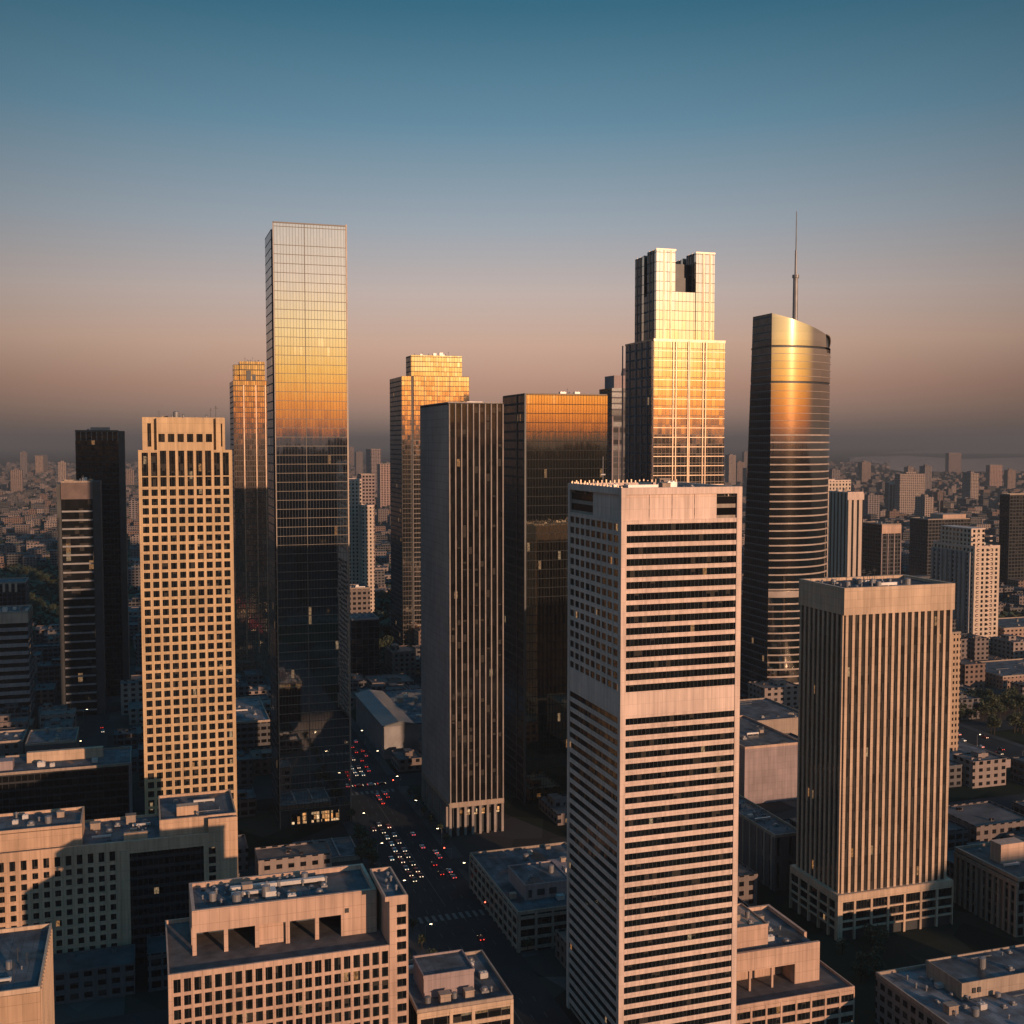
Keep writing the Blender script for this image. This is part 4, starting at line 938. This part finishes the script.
far_spots = [(349, 447, 2900, 354), (356, 452, 2600, 363), (729, 455, 2400, 736), (737, 462, 2100, 745), (744, 452, 2800, 749), (747, 468, 1900, 757), (862, 462, 3000, 871), (832, 470, 2500, 840), (900, 474, 2700, 925),
             (908, 467, 2900, 914), (925, 466, 3100, 932), (971, 473, 2900, 979), (1008, 470, 3000, 1016), (868, 495, 1900, 880), (925, 497, 1900, 934), (10, 470, 2700, 22), (20, 452, 3900, 27), (58, 462, 3400, 66), (126, 470, 2400, 134), (129, 500, 1700, 137)]
fm = [facade('far_a', (.25, .185, .16), (.04, .04, .045), 7, 4.5), facade('far_b', (.2, .17, .17), (.04, .04, .045), 7, 4.5), facade('far_c', (.32, .25, .22), (.05, .05, .055), 6, 4.5)]
for i, (u0, v, D, u1) in enumerate(far_spots):
    D = 224250./(v+16+(u1-u0)*.6+(i % 3)*6-443)
    x, y, W, L, z = blk(u0, v, D, u1, None, 22+i % 4*6); claim(x, y, W, L, z)
    o = MB().box(0, W, 0, L, 0, z).box(W*.3, W*.7, L*.3, L*.7, z, z+5).build('far_building', fm[i % 3]); o.location = (x, y, 0)
    tag(o, 'hazy mid-rise tower rising above the far rooftops', 'building', 'mid-rise towers on the skyline')

# ================================================================ TREES
def leaf_mat(name, c):
    m, t, p = new_mat(name); g = t.n('ShaderNodeNewGeometry'); oi = t.n('ShaderNodeObjectInfo')
    k = t.maprange(t.noise(g.outputs['Position'], .8, 3.), .3, .7, .5, 1.5); t.put(p.inputs['Base Color'], t.scale(t.mix(oi.outputs['Random'], c, (c[0]*1.4, c[1]*1.1, c[2])), k)); p.inputs['Roughness'].default_value = .7
    return m
LEAF = leaf_mat('foliage', (.035, .05, .022))
def crown_mesh(seed, r, h, n=520):
    rr = random.Random(seed); mb = MB(); lobes = [(rr.uniform(-.5, .5)*r, rr.uniform(-.5, .5)*r, h*rr.uniform(.45, .85), r*rr.uniform(.4, .62)) for _ in range(9)]
    for _ in range(n):
        a, b, c, q = rr.choice(lobes); th = rr.uniform(0, 6.283); ph = math.acos(rr.uniform(-.7, 1)); k = q*rr.uniform(.7, 1.08)
        px, py, pz = a+k*math.sin(ph)*math.cos(th), b+k*math.sin(ph)*math.sin(th), c+k*math.cos(ph)*.9
        s = rr.uniform(.35, .8)*r/5; d1 = Vector((rr.uniform(-1, 1), rr.uniform(-1, 1), rr.uniform(-.6, .6))).normalized()*s; d2 = Vector((rr.uniform(-1, 1), rr.uniform(-1, 1), rr.uniform(-1, 1))).normalized()*s
        P = Vector((px, py, pz)); mb.face([tuple(P-d1), tuple(P+d2), tuple(P+d1), tuple(P-d2)])
    return mb.mesh('crown', LEAF)
def trunk_mesh(h, seed):
    rr = random.Random(seed); mb = MB().cyl(0, 0, 0, h*.5, .35, .2, 7)
    for k in range(4): a = rr.uniform(0, 6.3); mb.bar((0, 0, h*.35), (1.8*math.cos(a), 1.8*math.sin(a), h*.65), .1)
    return mb.mesh('trunk', M['bark'])
TP = [(crown_mesh(k, 4.6, 11), trunk_mesh(11, k)) for k in range(4)]
nt = [0]
def tree(x, y, s, label, group):
    k = nt[0] % 4; nt[0] += 1
    t = thing('tree', label, 'tree', (x, y, 0), group, rnd.uniform(0, 6))
    for nm, me in (('crown', TP[k][0]), ('trunk', TP[k][1])):
        o = bpy.data.objects.new(nm, me); C.objects.link(o); o.parent = t
    t.scale = (s, s, s*rnd.uniform(.85, 1.15))
def free(x, y, m=3.):
    return not any(h[0]-m < x < h[1]+m and h[2]-m < y < h[3]+m for h in HERO) and not any(a-m < x < b+m for a, b in AV[:2]) and not any(a-m < y < b+m and c < x < d for a, b, c, d in CR)
def grove(us, vs, n, label, group, smin=.8, smax=1.4):
    k = 0
    for _ in range(n*8):
        if k >= n: break
        x, y, _z = gp(rnd.uniform(*us), rnd.uniform(*vs))
        if free(x, y): tree(x, y, rnd.uniform(smin, smax), label, group); k += 1
grove((958, 1030), (705, 735), 46, 'dark bushy park tree beside the wide road at right', 'park trees by the wide road')
grove((0, 62), (575, 628), 50, 'dark tree in the shaded wood beyond the beige striped block', 'trees of the shaded wood')
grove((345, 392), (600, 668), 26, 'dark tree among the low blocks beyond the avenue', 'trees beyond the avenue')
grove((355, 392), (838, 868), 7, 'shaded street tree beside the glass-roofed pavilion', 'trees by the pavilion', .6, .9)
grove((820, 885), (940, 985), 12, 'shaded street tree at the foot of the striped tower', 'trees at the striped tower', .5, .8)
for k in range(14):
    for xx in (100.2, 138.2):
        yy = 408+k*15.5
        if 480 < yy < 520 and xx > 120 or 626 < yy < 660: continue
        tree(xx, yy, rnd.uniform(.42, .6), 'small street tree on the pavement of the avenue', 'street trees along the avenue')

# ================================================================ REST OF THE CITY
shade_city_m = facade('shade_city_dark', (.022, .045, .055), (.03, .05, .06), 4.6, 4., (.25, .75), (.3, .8), roof=(.012, .026, .032), lit=.0015, spec=0., wrough=1., metal=0., grough=.6, tilt=0)  # dark teal without gloss, so the added city mirrors dark in the glass
infill_m = [facade('infill_a', (.155, .125, .118), (.03, .033, .04), 4.6, 4., (.25, .75), (.3, .8), roof=(.085, .075, .075)), facade('infill_b', (.10, .095, .098), (.03, .033, .04), 4.6, 3.8, (.2, .8), (.3, .8), roof=(.05, .055, .06)),
            facade('infill_c', (.25, .20, .18), (.03, .033, .04), 5.2, 4., (.25, .75), (.3, .8), roof=(.12, .10, .095)), facade('infill_d', (.08, .08, .085), (.03, .035, .04), 4.2, 4., (.1, .9), (.3, .9), roof=(.04, .045, .05)),
            facade('infill_e', (.165, .11, .09), (.03, .033, .04), 4.6, 4., (.25, .75), (.3, .8), roof=(.12, .075, .06))]
lowkinds = [('pinkish low-rise building in the dense city beyond the towers', 'pinkish low-rise buildings'), ('grey low-rise building in the dense city beyond the towers', 'grey low-rise buildings'),
            ('pale cream low-rise building in the dense city beyond the towers', 'cream low-rise buildings'), ('dark low-rise building in the dense city beyond the towers', 'dark low-rise buildings'), ('small brick building in the dense city beyond the towers', 'small brick buildings')]
cells = {}; cand = []
def clash(x, y, w, l):
    if x < 345 and 225 < x+w and y < 380 and 240 < y+l: return True
    for h in HERO:
        if x < h[1]+5 and h[0]-5 < x+w and y < h[3]+5 and h[2]-5 < y+l: return True
    for a, b in AV[:2]:
        if x < b+7 and a-7 < x+w and y < 3200: return True
    if x < -22 and -42 < x+w and 500 < y < 2400: return True
    for a, b, c, d in CR:
        if y < b+4 and a-4 < y+l and x < d and c < x+w: return True
    g = 60
    for i in range(int(x//g)-2, int((x+w)//g)+3):
        for j in range(int(y//g)-2, int((y+l)//g)+3):
            for q in cells.get((i, j), ()):
                if x < q[1]+2.5 and q[0]-2.5 < x+w and y < q[3]+2.5 and q[2]-2.5 < y+l: return True
    return False
def hidden(x, y, w, l, z):
    D = x*math.sin(YAW)+y*math.cos(YAW); pts = [proj(x+a*w, y+b*l, zz) for a in (0, 1) for b in (0, 1) for zz in (0, z)]
    u0, u1 = min(p[0] for p in pts), max(p[0] for p in pts); v0, v1 = min(p[1] for p in pts), max(p[1] for p in pts)
    if u1 < -10 or u0 > 1034 or v0 > 1034: return True
    return any(h[9] < D-10 and h[5]+6 < u0 and u1 < h[6]-6 and h[7]+8 < v0 for h in HERO)
park = [(gp(958, 735), gp(1030, 705)), (gp(-5, 628), gp(62, 575))]
for i in range(46000):
    v = 447.5+ (rnd.random()**1.5)*(330 if i % 4 else 560); u = rnd.uniform(-30, 1050)
    x, y, _z = gp(u, v); D = x*math.sin(YAW)+y*math.cos(YAW)
    if D > 11000: continue
    if u > 890 and v < 474: continue                       # the river
    if (u > 955 and 700 < v < 760) or (u < 64 and 570 < v < 632) or (345 < u < 395 and 600 < v < 660): continue
    s = 1+min(D, 2600)/6500.
    w, l = rnd.uniform(11, 30)*s, rnd.uniform(11, 26)*s; h = rnd.choice([6, 8, 9, 12, 15, 18, 24])*rnd.uniform(.8, 1.2)
    if rnd.random() < .015 and D > 2400: h = rnd.uniform(28, 46); w, l = min(w, 24), min(l, 22)
    if D < 900: h = min(h, 22)
    if D < 620: h = min(h, 13); w, l = w*1.3, l*1.3
    if clash(x, y, w, l) or hidden(x, y, w, l, h): continue
    cells.setdefault((int(x//60), int(y//60)), []).append((x, x+w, y, y+l)); 
    if w > 60 or l > 60: cells.setdefault((int((x+w)//60), int((y+l)//60)), []).append((x, x+w, y, y+l))
    cand.append((D, x, y, w, l, h))
cand.sort(); print('infill', len(cand))
big = MB()
for i, (D, x, y, w, l, h) in enumerate(cand):
    k = rnd.choices(range(5), (4, 3, 3, 3, 2))[0]
    if i < 260:
        mb = MB().box(0, w, 0, l, 0, h)
        if rnd.random() < .6: a, b = rnd.uniform(.1, .5), rnd.uniform(.2, .5); mb.box(w*a, w*(a+.3), l*b, l*(b+.35), h, h+rnd.uniform(2, 4))
        mb.ring(-.15, w+.15, -.15, l+.15, h-.4, h+.8, .4)
        for q in range(3): a, b = rnd.uniform(.1, .85)*w, rnd.uniform(.1, .85)*l; mb.box(a, a+1.6, b, b+1.4, h, h+1.3)
        o = mb.build('low_rise_building', infill_m[k]); o.location = (x, y, 0); tag(o, lowkinds[k][0], 'building', lowkinds[k][1])
    else:
        big.box(x, x+w, y, y+l, 0, h, k)
        if rnd.random() < .5: a = rnd.uniform(.1, .5); big.box(x+w*a, x+w*(a+.35), y+l*.3, y+l*.7, h, h+rnd.uniform(2, 5), k)
tag(big.build('distant_city', infill_m), kind='stuff')
# tree cover of the far districts
mb = MB(); rr = random.Random(3); nn = 0
for i in range(90000):
    v = 448+(rr.random()**1.2)*190; u = rr.uniform(-20, 1044); x, y, _z = gp(u, v)
    if (u > 890 and v < 474) or not free(x, y, 1.): continue
    c = cells.get((int(x//60), int(y//60)), ())
    s = 3.+(x*x+y*y)**.5/1300
    if any(q[0]-2 < x < q[1]+2 and q[2]-2 < y < q[3]+2 for q in c): continue
    z0 = rr.uniform(2.5, 6.5)
    for _ in range(3):
        a = rr.uniform(0, 6.3); d = (s*math.cos(a), s*math.sin(a)); ox, oy = rr.uniform(-s, s), rr.uniform(-s, s)
        mb.face([(x+ox-d[0], y+oy-d[1], z0-2), (x+ox+d[1], y+oy-d[0], z0+rr.uniform(0, 3)), (x+ox+d[0], y+oy+d[1], z0+rr.uniform(0, 4)), (x+ox-d[1], y+oy+d[0], z0-rr.uniform(0, 3))])
    nn += 1
    if nn > 22000: break
tag(mb.build('far_woodland', LEAF), kind='stuff')
# added unseen city: heights shaped to shade lower floors and darken the mirror glass
mb = MB(); rr = random.Random(11)
for i in range(-26, 40):
    for j in range(0, 44):
        if rr.random() < .08: continue
        x = i*62+rr.uniform(-6, 6); y = -160-j*66
        xs = x+24-(330-y)*math.tan(SUN_AZ)          # where its shadow lands
        base = 9 if 140 < xs < 330 else (31 if xs <= 140 else 42)  # height limits by corridor set where the added shadow line falls
        lim = min(base+(345-y)*math.tan(SUN_EL), 205 if rr.random() < .12 else 182)
        h = lim*(rr.uniform(.82, 1.0) if rr.random() < .5 else rr.uniform(.25, .8))
        mb.box(x, x+rr.uniform(26, 48), y-rr.uniform(26, 46), y, 0, h, 0)
tag(mb.build('added_shade_city', shade_city_m), kind='stuff')

# ================================================================ TRAFFIC AND LAMPS
white = lamp_mat('headlight_glow', (1., .76, .5), 2.6); red = lamp_mat('taillight_glow', (1., .05, .035), 2.6); amber = lamp_mat('street_lamp_glow', (1., .75, .42), 16.); greenl = lamp_mat('signal_red_glow', (1., .08, .04), 12.)
car_cols = [plain('car_paint_'+n, c, .3, .2, .02) for n, c in (('white', (.6, .6, .6)), ('black', (.02, .02, .022)), ('silver', (.3, .31, .32)), ('red', (.3, .03, .02)))]
cg_ = plain('car_glass', (.01, .012, .015), .1)
def car_body():
    mb = MB(); pr = [(-2.2, .35), (-2.2, .75), (-2.1, .95), (-1.5, 1.0), (-.95, 1.42), (.55, 1.45), (1.25, .98), (2.1, .85), (2.25, .6), (2.25, .35)]
    n = len(pr); 
    def wd(z): return .9 if z < 1.05 else .72
    mb.v = [(-wd(z), yy, z) for yy, z in pr]+[(wd(z), yy, z) for yy, z in pr]
    for k in range(n): k2 = (k+1) % n; mb.f.append((k, k2, n+k2, n+k)); mb.mi.append(0)
    mb.f.append(tuple(range(n-1, -1, -1))); mb.f.append(tuple(range(n, 2*n))); mb.mi += [0, 0]; return mb
body = [car_body().mesh('body', c) for c in car_cols]
mbg = MB(); mbg.face([(-.68, -.93, 1.40), (.68, -.93, 1.40), (.8, -1.42, 1.06), (-.8, -1.42, 1.06)]).face([(-.68, .6, 1.43), (-.8, 1.2, 1.04), (.8, 1.2, 1.04), (.68, .6, 1.43)])
mbg.v = [(a, b+(.03 if b > 0 else -.03), c+.03) for a, b, c in mbg.v]
for s in (-1, 1): mbg.face([(s*.77, -.85, 1.36), (s*.77, .5, 1.38), (s*.91, 1.0, 1.06), (s*.91, -1.25, 1.06)])
glassme = mbg.mesh('car_window', cg_)
hl_me = MB().box(-.2, .2, 0, .1, -.13, .13).mesh('headlight', white); tl_me = MB().box(-.2, .2, -.1, 0, -.12, .12).mesh('taillight', red)
wheel_me = MB().cyl(0, 0, -.12, .12, .34, n=12).mesh('wheel', plain('tyre', (.02, .02, .02), .9))
def car(x, y, toward, label, group, rz=0.):
    t = thing('car', label, 'car', (x, y, .03), group, (math.pi if toward else 0)+rz)
    def p(nm, me, loc, rot=None):
        o = bpy.data.objects.new(nm, me); C.objects.link(o); o.parent = t; o.location = loc
        if rot: o.rotation_euler = rot
    p('body', rnd.choice(body), (0, 0, 0)); p('car_window', glassme, (0, 0, 0))
    for s in (-1, 1): p('headlight', hl_me, (s*.62, 2.22, .66)); p('taillight', tl_me, (s*.66, -2.18, .78))
    for s in (-1, 1):
        for yy in (-1.35, 1.4): p('wheel', wheel_me, (s*.8, yy, .33), (0, math.pi/2, 0))
taken = []
def lane(x, ys, toward, label, group):
    for y in ys:
        yy = y+rnd.uniform(-.8, .8); car(x+rnd.uniform(-.2, .2), yy, toward, label, group)
for lx_, ys in ((108.6, (520, 563)), (112.6, (492, 499, 507, 515, 523, 531, 540, 549, 558, 570)), (116.6, (496, 503, 511, 522, 530, 541, 552, 566))):
    lane(lx_, ys, True, 'car with white headlights queuing towards the camera before the crosswalk', 'oncoming cars near the crosswalk')
for lx_, ys in ((112.6, [663+k*7.4 for k in range(10)]), (117.2, [661+k*7. for k in range(14)]), (108.4, [668, 679, 690, 716]), (121.3, [660, 668, 677, 694])):
    lane(lx_, ys, True, 'car in the packed queue beyond the cross street', 'packed cars beyond the cross street')
lane(126., (496, 508, 531, 551), False, 'car driving away on the right side of the avenue', 'cars driving away')
lane(130.6, (490, 497, 516, 523), False, 'car waiting at the right kerb of the avenue', 'cars at the right kerb')
lane(126., (614, 620, 667, 676, 690, 710, 724, 760), False, 'car with red taillights leaving the far junction', 'cars leaving the far junction')
lane(121.4, (604, 612, 619, 700, 742, 830, 841), False, 'car with red taillights braking at the far junction', 'cars braking at the far junction')
lane(130.6, (700, 712, 735, 800, 812), False, 'parked car on the far part of the avenue', 'parked cars far up the avenue')
for k, xx in enumerate((109, 115, 122, 128)):
    car(xx, 639, True, 'car crossing the avenue at the far junction', 'cars crossing at the far junction', math.pi/2)
car(124, 424, False, 'lone car with bright red taillights past the crosswalk', 'lone red car')
for k, (u, v) in enumerate(((962, 741), (975, 748), (985, 738), (1001, 750), (972, 757), (958, 735), (1013, 763))):
    x, y, _z = gp(u, v); car(min(max(x, 510), 531), y, k % 2 == 0, 'car on the wide road beside the park trees', 'cars on the wide road')
for k, (u, v) in enumerate(((98, 703), (102, 728), (103, 732), (114, 688), (112, 671), (117, 648), (116, 660))):
    x, y, _z = gp(u, v); car(min(max(x, -37), -27), y, k % 2 == 0, 'car on the dark street left of the gold stone tower', 'cars on the dark left street')

lp = MB().cyl(0, 0, 0, 8, .12, .08, 8).bar((0, 0, 8), (1.8, 0, 8.6), .07).cyl(0, 0, 0, .5, .22, .2, 8)
pole_me = lp.mesh('pole', M['grey_metal']); head_me = MB().box(1.5, 2.7, -.25, .25, 8.5, 8.72).mesh('lamp_housing', M['grey_metal']); bulb_me = MB().box(1.65, 2.6, -.2, .2, 8.36, 8.5).mesh('bulb', amber)
def lamp(x, y, rz, label, group):
    t = thing('street_lamp', label, 'street lamp', (x, y, .1), group, rz)
    for nm, me in (('pole', pole_me), ('lamp_housing', head_me), ('bulb', bulb_me)):
        o = bpy.data.objects.new(nm, me); C.objects.link(o); o.parent = t
for y in (425, 472, 520, 566, 612, 668, 720, 790, 860):
    lamp(102, y, 0, 'lit street lamp on the left kerb of the avenue', 'street lamps along the avenue, left kerb'); 
    if y not in (425,): lamp(136, y+12, math.pi, 'lit street lamp on the right kerb of the avenue', 'street lamps along the avenue, right kerb')
for y in (560, 600, 640, 700, 760): lamp(507, y, 0, 'lit street lamp along the wide road at right', 'street lamps along the wide road')
for y in (620, 680, 760, 850, 960): lamp(-41, y, 0, 'street lamp on the dark street left of the gold stone tower', 'street lamps of the dark left street')
def signal(x, y, label):
    t = thing('traffic_light', label, 'traffic light', (x, y, .1))
    MB().cyl(0, 0, 0, 5.2, .1, .08, 8).bar((0, 0, 5.1), (-3.4, 0, 5.5), .07).build('pole', M['grey_metal'], t); h = MB().box(-3.9, -3.3, -.2, .25, 4.7, 6.2).build('signal_head', M['dark_metal'], t)
    MB().box(-3.82, -3.38, -.3, -.2, 5.65, 6.1).build('red_light', greenl, h)
signal(135.6, 626, 'traffic light showing red at the far junction'); signal(135.6, 512, 'traffic light showing red beside the pavement in front of the finned slab'); signal(135.6, 445, 'traffic light showing red beside the crosswalk')

# ================================================================ HAZE
m = bpy.data.materials.new('haze_air'); m.use_nodes = True; nt_ = m.node_tree; nt_.nodes.clear()
pv = nt_.nodes.new('ShaderNodeVolumePrincipled'); pv.inputs['Color'].default_value = (.275, .305, .345, 1); pv.inputs['Density'].default_value = .00009; pv.inputs['Anisotropy'].default_value = 0.0
mo = nt_.nodes.new('ShaderNodeOutputMaterial'); nt_.links.new(pv.outputs[0], mo.inputs['Volume'])
o = MB().box(-54000, 54000, -54000, 54000, -1, 372).build('haze', m); tag(o, kind='stuff')
